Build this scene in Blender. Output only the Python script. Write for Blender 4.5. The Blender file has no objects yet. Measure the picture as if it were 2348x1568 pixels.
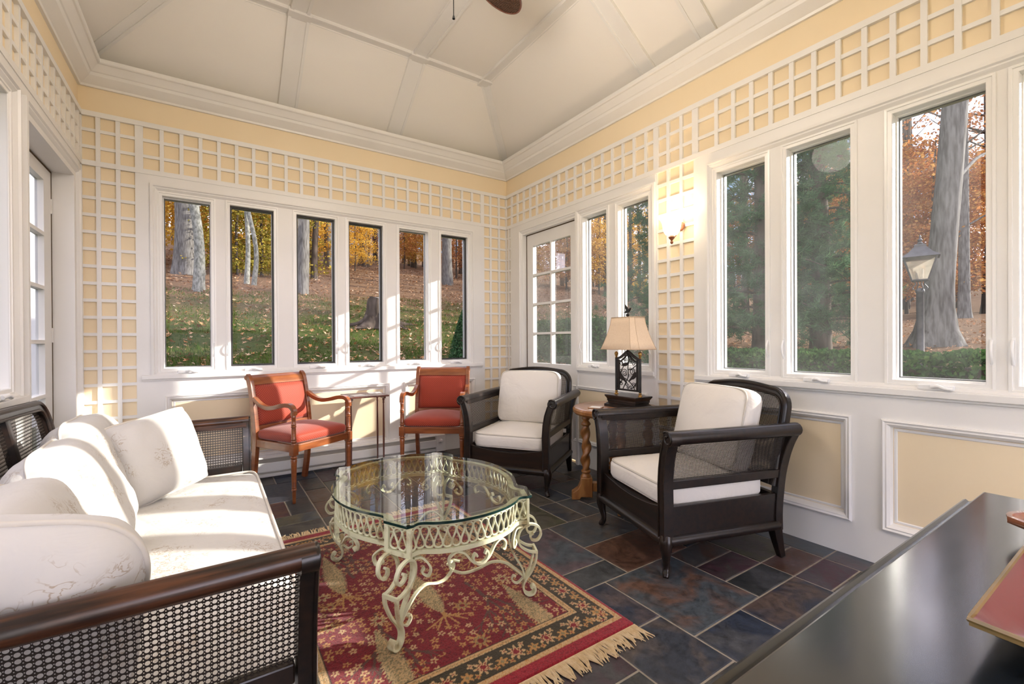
import bpy, math, random
import numpy as np
from mathutils import Vector, Matrix, noise as mnoise
sc = bpy.context.scene
COL = sc.collection
PI = math.pi
R = math.radians
random.seed(7)
rng = np.random.default_rng(11)

# ------------------------------------------------------------------ camera, sky, sun, exposure
FPX, YAW, PITCH, ROLL, CAMZ = 1036.73, 0.589206, -0.0040299, -0.0050930, 1.10
cam_data = bpy.data.cameras.new('camera')
cam = bpy.data.objects.new('camera', cam_data)
COL.objects.link(cam)
cam_data.sensor_fit = 'HORIZONTAL'
cam_data.sensor_width = 36.0
cam_data.lens = 36.0 * FPX / 2348.0
cam_data.clip_start = 0.02
cam_data.clip_end = 600
_f = Vector((math.sin(YAW) * math.cos(PITCH), math.cos(YAW) * math.cos(PITCH), math.sin(PITCH)))
_r0 = Vector((math.cos(YAW), -math.sin(YAW), 0))
_u0 = _r0.cross(_f)
_r = math.cos(ROLL) * _r0 + math.sin(ROLL) * _u0
_u = -math.sin(ROLL) * _r0 + math.cos(ROLL) * _u0
_m = Matrix((_r, _u, -_f)).transposed().to_4x4()
_m.translation = Vector((0, 0, CAMZ))
cam.matrix_world = _m
sc.camera = cam

sc.view_settings.view_transform = 'Standard'
sc.view_settings.look = 'None'
sc.view_settings.gamma = 1.0
sc.view_settings.use_curve_mapping = False
sc.view_settings.exposure = 2.38
sc.cycles.max_bounces = 10
sc.cycles.diffuse_bounces = 5
sc.cycles.glossy_bounces = 4
sc.cycles.transparent_max_bounces = 24
sc.cycles.caustics_reflective = False
sc.cycles.caustics_refractive = False
sc.cycles.sample_clamp_indirect = 6.0

SUN_DIR = Vector((-1.0, 0.50, -0.40)).normalized()      # the way the light travels
SUN_E, SKY_E = 4.6, 3.2
world = bpy.data.worlds.new('sky')
sc.world = world
world.use_nodes = True
wt = world.node_tree
wt.nodes.clear()
def wnode(t, **k):
    n = wt.nodes.new(t)
    for a, v in k.items(): setattr(n, a, v)
    return n
w_out = wnode('ShaderNodeOutputWorld')
w_bg = wnode('ShaderNodeBackground')
w_sky = wnode('ShaderNodeTexSky')
w_sky.sky_type = 'HOSEK_WILKIE'
w_sky.turbidity = 2.6
w_sky.ground_albedo = 0.35
w_sky.sun_direction = (-SUN_DIR.x, -SUN_DIR.y, -SUN_DIR.z)
w_tc = wnode('ShaderNodeTexCoord')
w_map = wnode('ShaderNodeMapping')
w_map.inputs['Scale'].default_value = (1.4, 1.4, 3.2)
w_noise = wnode('ShaderNodeTexNoise')
w_noise.inputs['Scale'].default_value = 2.3
w_noise.inputs['Detail'].default_value = 6
w_ramp = wnode('ShaderNodeValToRGB')
w_ramp.color_ramp.elements[0].position = 0.47
w_ramp.color_ramp.elements[1].position = 0.66
w_mix = wnode('ShaderNodeMix', data_type='RGBA')
w_mix.inputs['B'].default_value = (1.0, 1.0, 1.03, 1)
L = wt.links.new
L(w_tc.outputs['Generated'], w_map.inputs['Vector'])
L(w_map.outputs['Vector'], w_noise.inputs['Vector'])
L(w_noise.outputs['Fac'], w_ramp.inputs['Fac'])
L(w_ramp.outputs['Color'], w_mix.inputs['Factor'])
L(w_sky.outputs['Color'], w_mix.inputs['A'])
w_tint = wnode('ShaderNodeMix', data_type='RGBA', blend_type='MULTIPLY')
w_tint.inputs['Factor'].default_value = 1.0
w_tint.inputs['B'].default_value = (1.04, 0.955, 1.06, 1)
L(w_mix.outputs['Result'], w_tint.inputs['A'])
L(w_tint.outputs['Result'], w_bg.inputs['Color'])
w_bg.inputs['Strength'].default_value = SKY_E
L(w_bg.outputs['Background'], w_out.inputs['Surface'])

sun_data = bpy.data.lights.new('sun', 'SUN')
sun_data.energy = SUN_E
sun_data.angle = R(0.7)
sun_data.color = (1.0, 0.93, 0.83)
sun = bpy.data.objects.new('sun', sun_data)
COL.objects.link(sun)
sun.location = (12, -6, 9)
sun.rotation_euler = SUN_DIR.to_track_quat('-Z', 'Y').to_euler()

# ------------------------------------------------------------------ mesh helpers
class MB:
    """collects shapes; build() links them as one mesh object"""
    def __init__(s):
        s.v, s.f, s.mi, s.uv = [], [], [], {}
        s.cur = 0
    def add(s, vs, fs, uvs=None):
        b = len(s.v)
        s.v += [tuple(p) for p in vs]
        for k, f in enumerate(fs):
            if uvs is not None: s.uv[len(s.f)] = uvs[k]
            s.f.append(tuple(b + i for i in f)); s.mi.append(s.cur)
    def box(s, x0, x1, y0, y1, z0, z1, fn=None):
        vs = [(x, y, z) for x in (x0, x1) for y in (y0, y1) for z in (z0, z1)]
        if fn: vs = [fn(*p) for p in vs]
        s.add(vs, [(0, 1, 3, 2), (4, 6, 7, 5), (0, 4, 5, 1), (2, 3, 7, 6), (0, 2, 6, 4), (1, 5, 7, 3)])
    def obox(s, c, size, M):
        vs = [Vector(c) + M @ Vector((x * size[0] / 2, y * size[1] / 2, z * size[2] / 2)) for x in (-1, 1) for y in (-1, 1) for z in (-1, 1)]
        s.add(vs, [(0, 1, 3, 2), (4, 6, 7, 5), (0, 4, 5, 1), (2, 3, 7, 6), (0, 2, 6, 4), (1, 5, 7, 3)])
    def sweep(s, prof, pts, side=None, closed=False, caps=True, scale=None):
        """profile [(a,b)] swept along pts; a along 'side' direction, b along the normal to side and path"""
        pts = [Vector(p) for p in pts]
        n, m = len(pts), len(prof)
        rings = []
        prev = None
        for i, p in enumerate(pts):
            if closed: t = (pts[(i + 1) % n] - pts[i - 1])
            else: t = pts[min(i + 1, n - 1)] - pts[max(i - 1, 0)]
            t.normalize()
            if side is not None:
                sd = Vector(side(i) if callable(side) else side)
                a = (sd - t * sd.dot(t)).normalized()
            else:
                if prev is None:
                    q = Vector((0, 0, 1)) if abs(t.z) < 0.9 else Vector((1, 0, 0))
                    a = t.cross(q).normalized()
                else:
                    a = prev - t * prev.dot(t)
                    a = a.normalized() if a.length > 1e-6 else prev
            prev = a
            b = t.cross(a)
            k = 1.0 if scale is None else (scale[i] if not callable(scale) else scale(i / (n - 1)))
            rings.append([p + a * (x * k) + b * (y * k) for x, y in prof])
        base = [q for r_ in rings for q in r_]
        fs = []
        for i in range(n if closed else n - 1):
            j = (i + 1) % n
            for k in range(m):
                l = (k + 1) % m
                fs.append((i * m + k, i * m + l, j * m + l, j * m + k))
        if caps and not closed:
            fs.append(tuple(range(m - 1, -1, -1))); fs.append(tuple((n - 1) * m + k for k in range(m)))
        s.add(base, fs)
    def tube(s, pts, r, n=8, closed=False, caps=True):
        rr = r if hasattr(r, '__len__') else [r] * len(pts)
        prof = [(math.cos(2 * PI * k / n), math.sin(2 * PI * k / n)) for k in range(n)]
        s.sweep(prof, pts, closed=closed, caps=caps, scale=rr)
    def bar(s, pts, w, t, side=None, closed=False):
        s.sweep([(-w / 2, -t / 2), (w / 2, -t / 2), (w / 2, t / 2), (-w / 2, t / 2)], pts, side=side, closed=closed)
    def lathe(s, prof, n=20, M=None, caps=True):
        vs = []
        for r_, z in prof:
            for k in range(n):
                a = 2 * PI * k / n
                vs.append(Vector((r_ * math.cos(a), r_ * math.sin(a), z)))
        if M is not None: vs = [M @ v for v in vs]
        fs = []
        for i in range(len(prof) - 1):
            for k in range(n):
                l = (k + 1) % n
                fs.append((i * n + k, i * n + l, (i + 1) * n + l, (i + 1) * n + k))
        if caps:
            fs.append(tuple(range(n - 1, -1, -1))); fs.append(tuple((len(prof) - 1) * n + k for k in range(n)))
        s.add(vs, fs)
    def ring(s, fn, rect, prof, loop=False):
        """moulding round a rectangle: prof = [(inset, height)], fn(u,v,h) -> world"""
        u0, u1, v0, v1 = rect
        vs, fs = [], []
        m = len(prof)
        for d, h in prof:
            vs += [fn(u0 + d, v0 + d, h), fn(u1 - d, v0 + d, h), fn(u1 - d, v1 - d, h), fn(u0 + d, v1 - d, h)]
        for i in range(m if loop else m - 1):
            j = (i + 1) % m
            for k in range(4):
                l = (k + 1) % 4
                fs.append((i * 4 + k, i * 4 + l, j * 4 + l, j * 4 + k))
        s.add(vs, fs)
    def grid(s, P, closed_u=False, closed_v=False, uv=None):
        """P[i][j] points"""
        n, m = len(P), len(P[0])
        vs = [p for row in P for p in row]
        fs, us = [], []
        for i in range(n if closed_u else n - 1):
            for j in range(m if closed_v else m - 1):
                i2, j2 = (i + 1) % n, (j + 1) % m
                fs.append((i * m + j, i2 * m + j, i2 * m + j2, i * m + j2))
                if uv: us.append((uv[i][j], uv[i2][j], uv[i2][j2], uv[i][j2]))
        s.add(vs, fs, us if uv else None)
    def prism(s, poly, fn, h0, h1):
        """polygon [(u,v)] extruded between h0 and h1; fn(u,v,h) -> point"""
        n = len(poly)
        vs = [fn(u, v, h0) for u, v in poly] + [fn(u, v, h1) for u, v in poly]
        fs = [tuple(range(n - 1, -1, -1)), tuple(range(n, 2 * n))]
        fs += [(k, (k + 1) % n, n + (k + 1) % n, n + k) for k in range(n)]
        s.add(vs, fs)
    def build(s, name, mat, parent=None, smooth=40, bevel=0.0, seg=2, loc=None):
        me = bpy.data.meshes.new(name)
        me.from_pydata([tuple(p) for p in s.v], [], s.f)
        mats = mat if isinstance(mat, (list, tuple)) else [mat]
        for q in mats: me.materials.append(q)
        if len(mats) > 1: me.polygons.foreach_set('material_index', s.mi)
        if s.uv:
            ul = me.uv_layers.new(name='UVMap')
            for pi, us in s.uv.items():
                for k, li in enumerate(me.polygons[pi].loop_indices): ul.data[li].uv = us[k]
        me.validate()
        me.update()
        fix_normals(me)
        if smooth:
            me.shade_smooth()
            if smooth < 180: me.set_sharp_from_angle(angle=R(smooth))
        o = bpy.data.objects.new(name, me)
        COL.objects.link(o)
        if parent is not None: o.parent = parent
        if loc is not None: o.location = loc
        if bevel:
            b = o.modifiers.new('bevel', 'BEVEL')
            b.width, b.segments, b.limit_method, b.angle_limit = bevel, seg, 'ANGLE', R(40)
            b.harden_normals = False
        return o

import bmesh
def fix_normals(me):
    if len(me.polygons) > 150000: return
    bm = bmesh.new(); bm.from_mesh(me)
    bmesh.ops.recalc_face_normals(bm, faces=bm.faces)
    bm.to_mesh(me); bm.free()

def fast_mesh(name, V, F, mat, parent=None, col=None, nper=4):
    """numpy mesh: V (n,3), F (m,nper); col: per-vertex rgb"""
    me = bpy.data.meshes.new(name)
    V = np.asarray(V, np.float32); F = np.asarray(F, np.int32)
    me.vertices.add(len(V)); me.vertices.foreach_set('co', V.ravel())
    me.loops.add(F.size); me.loops.foreach_set('vertex_index', F.ravel())
    me.polygons.add(len(F))
    me.polygons.foreach_set('loop_start', np.arange(0, F.size, nper, dtype=np.int32))
    me.polygons.foreach_set('loop_total', np.full(len(F), nper, np.int32))
    me.update(calc_edges=True)
    if col is not None:
        a = me.color_attributes.new('Col', 'FLOAT_COLOR', 'POINT')
        c = np.concatenate([np.asarray(col, np.float32), np.ones((len(V), 1), np.float32)], 1)
        a.data.foreach_set('color', c.ravel())
    me.materials.append(mat)
    o = bpy.data.objects.new(name, me)
    COL.objects.link(o)
    if parent is not None: o.parent = parent
    return o

def empty(name, loc=(0, 0, 0), rz=0.0):
    o = bpy.data.objects.new(name, None)
    COL.objects.link(o)
    o.location = loc; o.rotation_euler = (0, 0, rz)
    o.empty_display_size = 0.1
    return o
def tag(o, label, cat, group=None, kind=None):
    o['label'] = label; o['category'] = cat
    if group: o['group'] = group
    if kind: o['kind'] = kind
    return o
def struct(o):
    o['kind'] = 'structure'
    return o
def dup(root, loc, rz, label=None):
    r = root.copy(); COL.objects.link(r)
    r.location = loc; r.rotation_euler = (0, 0, rz)
    if label: r['label'] = label
    for ch in list(root.children):
        c = ch.copy(); COL.objects.link(c); c.parent = r
        for g in list(ch.children):
            d = g.copy(); COL.objects.link(d); d.parent = c
    return r

def bez(pts, n=8):
    """Catmull-Rom through pts"""
    P = [Vector(p) for p in pts]
    P = [2 * P[0] - P[1]] + P + [2 * P[-1] - P[-2]]
    out = []
    for i in range(1, len(P) - 2):
        for k in range(n):
            t = k / n
            a, b, c, d = P[i - 1], P[i], P[i + 1], P[i + 2]
            out.append(0.5 * ((2 * b) + (c - a) * t + (2 * a - 5 * b + 4 * c - d) * t * t + (3 * b - a - 3 * c + d) * t ** 3))
    out.append(P[-2])
    return out
def spiral(c, r0, r1, a0, a1, n=24):
    """2D spiral points (u,v)"""
    o = []
    for k in range(n + 1):
        t = k / n
        r_ = r0 + (r1 - r0) * t; a = a0 + (a1 - a0) * t
        o.append((c[0] + r_ * math.cos(a), c[1] + r_ * math.sin(a)))
    return o

# ------------------------------------------------------------------ materials
def new_mat(name):
    m = bpy.data.materials.new(name); m.use_nodes = True
    nt = m.node_tree
    return m, nt, nt.nodes['Principled BSDF']
def N(nt, t, **k):
    n = nt.nodes.new(t)
    for a, v in k.items():
        if a.startswith('i_'):
            key = a[2:]
            n.inputs[int(key) if key.isdigit() else key].default_value = v
        else: setattr(n, a, v)
    return n
def rgb(c): return (c[0], c[1], c[2], 1)
def srgb(r, g, b):
    def l(x):
        x /= 255.0
        return x / 12.92 if x <= 0.04045 else ((x + 0.055) / 1.055) ** 2.4
    return (l(r), l(g), l(b))
def ramp(nt, stops):
    n = nt.nodes.new('ShaderNodeValToRGB')
    e = n.color_ramp.elements
    while len(e) < len(stops): e.new(0.5)
    for k, (p, c) in enumerate(stops):
        e[k].position = p; e[k].color = rgb(c)
    return n
def simple(name, c, rough=0.5, spec=0.5, c2=None, scale=8, stretch=(1, 1, 1), bump=0, bscale=60, metal=0, coat=0, detail=4, lo=0.35, hi=0.65):
    m, nt, b = new_mat(name)
    b.inputs['Roughness'].default_value = rough
    b.inputs['Specular IOR Level'].default_value = spec
    b.inputs['Metallic'].default_value = metal
    b.inputs['Coat Weight'].default_value = coat
    b.inputs['Base Color'].default_value = rgb(c)
    if c2 is not None or bump:
        tc = N(nt, 'ShaderNodeTexCoord'); mp = N(nt, 'ShaderNodeMapping'); mp.inputs['Scale'].default_value = stretch
        nt.links.new(tc.outputs['Object'], mp.inputs['Vector'])
    if c2 is not None:
        nz = N(nt, 'ShaderNodeTexNoise', i_Scale=scale, i_Detail=detail)
        nt.links.new(mp.outputs['Vector'], nz.inputs['Vector'])
        rp = ramp(nt, [(lo, c), (hi, c2)])
        nt.links.new(nz.outputs['Fac'], rp.inputs['Fac']); nt.links.new(rp.outputs['Color'], b.inputs['Base Color'])
    if bump:
        nb = N(nt, 'ShaderNodeTexNoise', i_Scale=bscale, i_Detail=5)
        nt.links.new(mp.outputs['Vector'], nb.inputs['Vector'])
        bp = N(nt, 'ShaderNodeBump', i_Strength=bump, i_Distance=0.01)
        nt.links.new(nb.outputs['Fac'], bp.inputs['Height']); nt.links.new(bp.outputs['Normal'], b.inputs['Normal'])
    return m

M = {}
M['trim'] = simple('white_trim_paint', (0.78, 0.765, 0.745), 0.38, 0.4, c2=(0.81, 0.795, 0.775), scale=3)
M['window_white'] = simple('window_white', (0.84, 0.83, 0.81), 0.3, 0.5)
M['yellow'] = simple('wall_yellow_paint', (0.82, 0.68, 0.47), 0.75, 0.2, c2=(0.84, 0.705, 0.50), scale=2)
M['ceiling'] = simple('ceiling_paint', (0.84, 0.81, 0.77), 0.7, 0.2)
M['dark_frame'] = simple('window_screen_frame', (0.020, 0.018, 0.016), 0.5)
M['darkwood'] = simple('espresso_wood', (0.007, 0.0055, 0.005), 0.30, 0.4, c2=(0.019, 0.010, 0.007), scale=5, stretch=(1, 9, 9), coat=0.08)
M['brownwood'] = simple('worn_brown_wood', (0.013, 0.006, 0.004), 0.33, 0.4, c2=(0.085, 0.030, 0.012), scale=6, stretch=(14, 1.0, 14), coat=0.08, lo=0.40, hi=0.70)
M['cherry'] = simple('cherry_wood', (0.185, 0.050, 0.016), 0.28, 0.5, c2=(0.29, 0.090, 0.028), scale=6, stretch=(1, 1, 6), coat=0.4)
M['mahogany'] = simple('mahogany_wood', (0.085, 0.026, 0.016), 0.3, 0.5, c2=(0.14, 0.045, 0.026), scale=8, stretch=(6, 1, 1), coat=0.3)
M['oak'] = simple('honey_oak', (0.235, 0.088, 0.022), 0.32, 0.5, c2=(0.37, 0.165, 0.050), scale=7, stretch=(1, 7, 1), coat=0.35)
M['black_metal'] = simple('black_iron', (0.012, 0.011, 0.010), 0.35, 0.5, metal=0.3)
M['gold'] = simple('aged_gold', (0.45, 0.26, 0.08), 0.35, 0.5, metal=0.9)
M['cream_iron'] = simple('cream_painted_iron', (0.70, 0.70, 0.50), 0.45, 0.4, c2=(0.36, 0.27, 0.14), scale=17, lo=0.54, hi=0.72, bump=0.15, detail=7)
M['shade'] = simple('lampshade_linen', (0.72, 0.56, 0.40), 0.85, 0.1, c2=(0.76, 0.60, 0.44), scale=120)
M['bark'] = simple('grey_bark', (0.095, 0.088, 0.078), 0.9, 0.1, c2=(0.20, 0.19, 0.175), scale=22, stretch=(1, 1, 0.16), bump=1.0, bscale=22, lo=0.36, hi=0.62, detail=6)
M['bark_pale'] = simple('pale_bark', (0.15, 0.15, 0.13), 0.9, 0.1, c2=(0.30, 0.30, 0.265), scale=18, stretch=(1, 1, 0.5), bump=0.7, bscale=14, lo=0.40, hi=0.60, detail=6)
M['bark_dark'] = simple('brown_bark', (0.045, 0.034, 0.026), 0.9, 0.1, c2=(0.115, 0.09, 0.07), scale=8, stretch=(1, 1, 0.25), bump=0.6, bscale=10)
M['plastic_white'] = simple('white_plastic', (0.86, 0.86, 0.86), 0.3, 0.5)
M['paper'] = simple('white_card', (0.82, 0.80, 0.77), 0.6, 0.2)
M['lead'] = simple('weathered_lead', (0.06, 0.058, 0.06), 0.5, 0.5, metal=0.4, c2=(0.10, 0.095, 0.10), scale=12)
M['heater'] = simple('heater_enamel', (0.80, 0.79, 0.75), 0.35, 0.5)
M['heater_dark'] = simple('heater_slot', (0.42, 0.39, 0.33), 0.5, 0.4)

def glass_mat(name, tint, haze=0.0, hazecol=(0.8, 0.82, 0.8), refl=0.5):
    """thin sheet: see-through with a clear reflection, a little dust on it"""
    m, nt, b = new_mat(name)
    nt.nodes.remove(b)
    out = nt.nodes['Material Output']
    tr = N(nt, 'ShaderNodeBsdfTransparent'); tr.inputs['Color'].default_value = rgb(tint)
    gl = N(nt, 'ShaderNodeBsdfGlossy', i_Roughness=0.0); gl.inputs['Color'].default_value = (1, 1, 1, 1)
    fr = N(nt, 'ShaderNodeFresnel', i_IOR=1.45)
    mu = N(nt, 'ShaderNodeMath', operation='MULTIPLY', i_1=refl)
    mx = N(nt, 'ShaderNodeMixShader')
    nt.links.new(fr.outputs['Fac'], mu.inputs[0]); nt.links.new(mu.outputs[0], mx.inputs['Fac'])
    nt.links.new(tr.outputs['BSDF'], mx.inputs[1]); nt.links.new(gl.outputs['BSDF'], mx.inputs[2])
    last = mx
    if haze:
        df = N(nt, 'ShaderNodeBsdfTranslucent'); df.inputs['Color'].default_value = rgb(hazecol)
        m2 = N(nt, 'ShaderNodeMixShader')
        tc = N(nt, 'ShaderNodeTexCoord'); nz = N(nt, 'ShaderNodeTexNoise', i_Scale=5.0, i_Detail=6)
        nt.links.new(tc.outputs['Object'], nz.inputs['Vector'])
        mr = N(nt, 'ShaderNodeMapRange', i_1=0.3, i_2=0.75, i_3=haze * 0.5, i_4=haze * 1.5)
        nt.links.new(nz.outputs['Fac'], mr.inputs[0]); nt.links.new(mr.outputs[0], m2.inputs['Fac'])
        nt.links.new(mx.outputs['Shader'], m2.inputs[1]); nt.links.new(df.outputs['BSDF'], m2.inputs[2])
        last = m2
    nt.links.new(last.outputs[0], out.inputs['Surface'])
    return m
M['pane'] = glass_mat('window_glass', (0.385, 0.392, 0.39), 0.0, refl=0.09)  # panes in view are tinted grey to dim the outdoors against the room
M['pane_clear'] = glass_mat('clear_window_glass', (0.93, 0.94, 0.93), 0.0)
M['pane_side'] = glass_mat('window_glass_side', (0.385, 0.392, 0.39), 0.0, refl=1.0)
M['pane_dusty'] = glass_mat('dusty_window_glass', (0.385, 0.395, 0.397), 0.016, refl=0.10)
M['table_glass'] = glass_mat('table_glass', (0.90, 0.96, 0.93), refl=1.0)
M['glass_edge'] = simple('glass_edge', (0.010, 0.032, 0.028), 0.08, 0.5)

def fabric(name, c, pat=None, pscale=7.0, bump=0.25, sheen=0.2):
    m, nt, b = new_mat(name)
    b.inputs['Roughness'].default_value = 0.85
    b.inputs['Specular IOR Level'].default_value = 0.15
    b.inputs['Sheen Weight'].default_value = sheen
    b.inputs['Base Color'].default_value = rgb(c)
    tc = N(nt, 'ShaderNodeTexCoord')
    if pat is not None:                                    # sprigs of a printed toile
        n1 = N(nt, 'ShaderNodeTexNoise', i_Scale=pscale * 4, i_Detail=3, i_Distortion=1.6)
        n2 = N(nt, 'ShaderNodeTexNoise', i_Scale=pscale, i_Detail=2)
        for n_ in (n1, n2): nt.links.new(tc.outputs['Object'], n_.inputs['Vector'])
        r1 = ramp(nt, [(0.46, (0, 0, 0)), (0.495, (1, 1, 1)), (0.505, (1, 1, 1)), (0.54, (0, 0, 0))])
        r2 = ramp(nt, [(0.52, (0, 0, 0)), (0.60, (1, 1, 1))])
        nt.links.new(n1.outputs['Fac'], r1.inputs['Fac']); nt.links.new(n2.outputs['Fac'], r2.inputs['Fac'])
        mu = N(nt, 'ShaderNodeMath', operation='MULTIPLY'); nt.links.new(r1.outputs['Color'], mu.inputs[0]); nt.links.new(r2.outputs['Color'], mu.inputs[1])
        mu2 = N(nt, 'ShaderNodeMath', operation='MULTIPLY', i_1=0.75); nt.links.new(mu.outputs[0], mu2.inputs[0])
        mx = N(nt, 'ShaderNodeMix', data_type='RGBA'); mx.inputs['A'].default_value = rgb(c); mx.inputs['B'].default_value = rgb(pat)
        nt.links.new(mu2.outputs[0], mx.inputs['Factor']); nt.links.new(mx.outputs['Result'], b.inputs['Base Color'])
    nb = N(nt, 'ShaderNodeTexNoise', i_Scale=9.0, i_Detail=4, i_Distortion=0.8)
    nt.links.new(tc.outputs['Object'], nb.inputs['Vector'])
    bp = N(nt, 'ShaderNodeBump', i_Strength=bump, i_Distance=0.03)
    nt.links.new(nb.outputs['Fac'], bp.inputs['Height']); nt.links.new(bp.outputs['Normal'], b.inputs['Normal'])
    return m
M['canvas'] = fabric('off_white_canvas', (0.76, 0.72, 0.67))
M['toile'] = fabric('cream_toile', (0.57, 0.55, 0.525), (0.31, 0.22, 0.135))
M['piping'] = fabric('cream_piping', (0.60, 0.56, 0.50), bump=0.1)

def red_fabric():
    m, nt, b = new_mat('rust_red_dotted_weave')
    b.inputs['Roughness'].default_value = 0.6; b.inputs['Sheen Weight'].default_value = 0.3
    b.inputs['Specular IOR Level'].default_value = 0.25
    uv = N(nt, 'ShaderNodeUVMap')
    f = None
    for off in (0.0, 0.5):                                 # staggered dots
        mp = N(nt, 'ShaderNodeMapping'); mp.inputs['Scale'].default_value = (1 / 0.017, 1 / 0.017, 1); mp.inputs['Location'].default_value = (off, off, 0)
        nt.links.new(uv.outputs['UV'], mp.inputs['Vector'])
        fr = N(nt, 'ShaderNodeVectorMath', operation='FRACTION'); nt.links.new(mp.outputs['Vector'], fr.inputs[0])
        sb = N(nt, 'ShaderNodeVectorMath', operation='SUBTRACT'); sb.inputs[1].default_value = (0.5, 0.5, 0); nt.links.new(fr.outputs[0], sb.inputs[0])
        ln = N(nt, 'ShaderNodeVectorMath', operation='LENGTH'); nt.links.new(sb.outputs[0], ln.inputs[0])
        if f is None: f = ln.outputs['Value']
        else:
            mn = N(nt, 'ShaderNodeMath', operation='MINIMUM'); nt.links.new(f, mn.inputs[0]); nt.links.new(ln.outputs['Value'], mn.inputs[1]); f = mn.outputs[0]
    rp = ramp(nt, [(0.10, (0.14, 0.012, 0.010)), (0.17, (0.33, 0.044, 0.020)), (0.42, (0.36, 0.050, 0.022)), (0.50, (0.46, 0.105, 0.048))])
    nt.links.new(f, rp.inputs['Fac']); nt.links.new(rp.outputs['Color'], b.inputs['Base Color'])
    return m
M['red'] = red_fabric()

def cane_mat(name, cx_, cy_, hole, c1, c2, dots=0.0):
    """open woven cane: real holes in the sheet, on a metric UV grid; rows of pin holes between the strands"""
    m, nt, b = new_mat(name)
    b.inputs['Roughness'].default_value = 0.45
    uv = N(nt, 'ShaderNodeUVMap')
    def lattice_(sx, sy, ox, oy, kx, ky):
        mp = N(nt, 'ShaderNodeMapping'); mp.inputs['Scale'].default_value = (sx, sy, 1); mp.inputs['Location'].default_value = (ox, oy, 0)
        nt.links.new(uv.outputs['UV'], mp.inputs['Vector'])
        fr = N(nt, 'ShaderNodeVectorMath', operation='FRACTION'); nt.links.new(mp.outputs['Vector'], fr.inputs[0])
        sb = N(nt, 'ShaderNodeVectorMath', operation='SUBTRACT'); sb.inputs[1].default_value = (0.5, 0.5, 0); nt.links.new(fr.outputs[0], sb.inputs[0])
        ml = N(nt, 'ShaderNodeVectorMath', operation='MULTIPLY'); ml.inputs[1].default_value = (kx, ky, 0); nt.links.new(sb.outputs[0], ml.inputs[0])
        ln = N(nt, 'ShaderNodeVectorMath', operation='LENGTH'); nt.links.new(ml.outputs[0], ln.inputs[0])
        return ln.outputs['Value']
    f = lattice_(1 / cx_, 1 / cy_, 0, 0, 1, 1)
    gt = N(nt, 'ShaderNodeMath', operation='GREATER_THAN', i_1=hole); nt.links.new(f, gt.inputs[0])
    last = gt.outputs[0]
    if dots:
        f2 = lattice_(1 / cx_, 2 / cy_, 0.5, 0.25, 1.0, 0.5)
        g2 = N(nt, 'ShaderNodeMath', operation='GREATER_THAN', i_1=dots); nt.links.new(f2, g2.inputs[0])
        mn = N(nt, 'ShaderNodeMath', operation='MINIMUM'); nt.links.new(last, mn.inputs[0]); nt.links.new(g2.outputs[0], mn.inputs[1]); last = mn.outputs[0]
    rp = ramp(nt, [(hole, c2), (min(0.99, hole + 0.15), c1)]); nt.links.new(f, rp.inputs['Fac']); nt.links.new(rp.outputs['Color'], b.inputs['Base Color'])
    tr = N(nt, 'ShaderNodeBsdfTransparent'); mx = N(nt, 'ShaderNodeMixShader')
    nt.links.new(last, mx.inputs['Fac']); nt.links.new(tr.outputs[0], mx.inputs[1]); nt.links.new(b.outputs[0], mx.inputs[2])
    nt.links.new(mx.outputs[0], nt.nodes['Material Output'].inputs['Surface'])
    return m
M['cane_wide'] = cane_mat('dark_woven_cane', 0.0110, 0.0125, 0.355, (0.016, 0.010, 0.007), (0.010, 0.007, 0.005), dots=0.085)
M['cane_fine'] = cane_mat('fine_dark_cane', 0.0066, 0.0066, 0.32, (0.016, 0.010, 0.007), (0.010, 0.007, 0.005))

# ================================================================== THE ROOM
YB, XR, XL, Y0 = 4.163, 2.717, -0.73, -2.40
ZS, ZH, ZT, ZW = 0.83, 2.314, 2.672, 3.02      # sill, header, lattice top, wall top
CT = 0.018                                     # how far boards and lattice stand off the wall
fb = lambda u, v, h: (u, YB - h, v)
fr = lambda u, v, h: (XR - h, u, v)
fl = lambda u, v, h: (XL + h, u, v)
ff = lambda u, v, h: (u, Y0 + h, v)

def board(mb, fn, u0, u1, v0, v1, h0, h1, holes=()):
    us = sorted({u0, u1, *[q for h in holes for q in h[:2]]})
    us = [u for u in us if u0 <= u <= u1]
    for a, b in zip(us, us[1:]):
        mid = (a + b) / 2
        cut = sorted([(h[2], h[3]) for h in holes if h[0] <= mid <= h[1]])
        z = v0
        for c, d in cut + [(v1, v1)]:
            if c > z + 1e-6: mb.box(a, b, z, c, h0, h1, fn=lambda x, y, w: fn(x, y, w))
            z = max(z, d)

def wall(name, fn, u0, u1, holes):
    mb = MB(); board(mb, fn, u0, u1, -0.05, ZW, -0.15, 0, holes)
    return struct(mb.build(name, M['yellow'], smooth=0))

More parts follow.
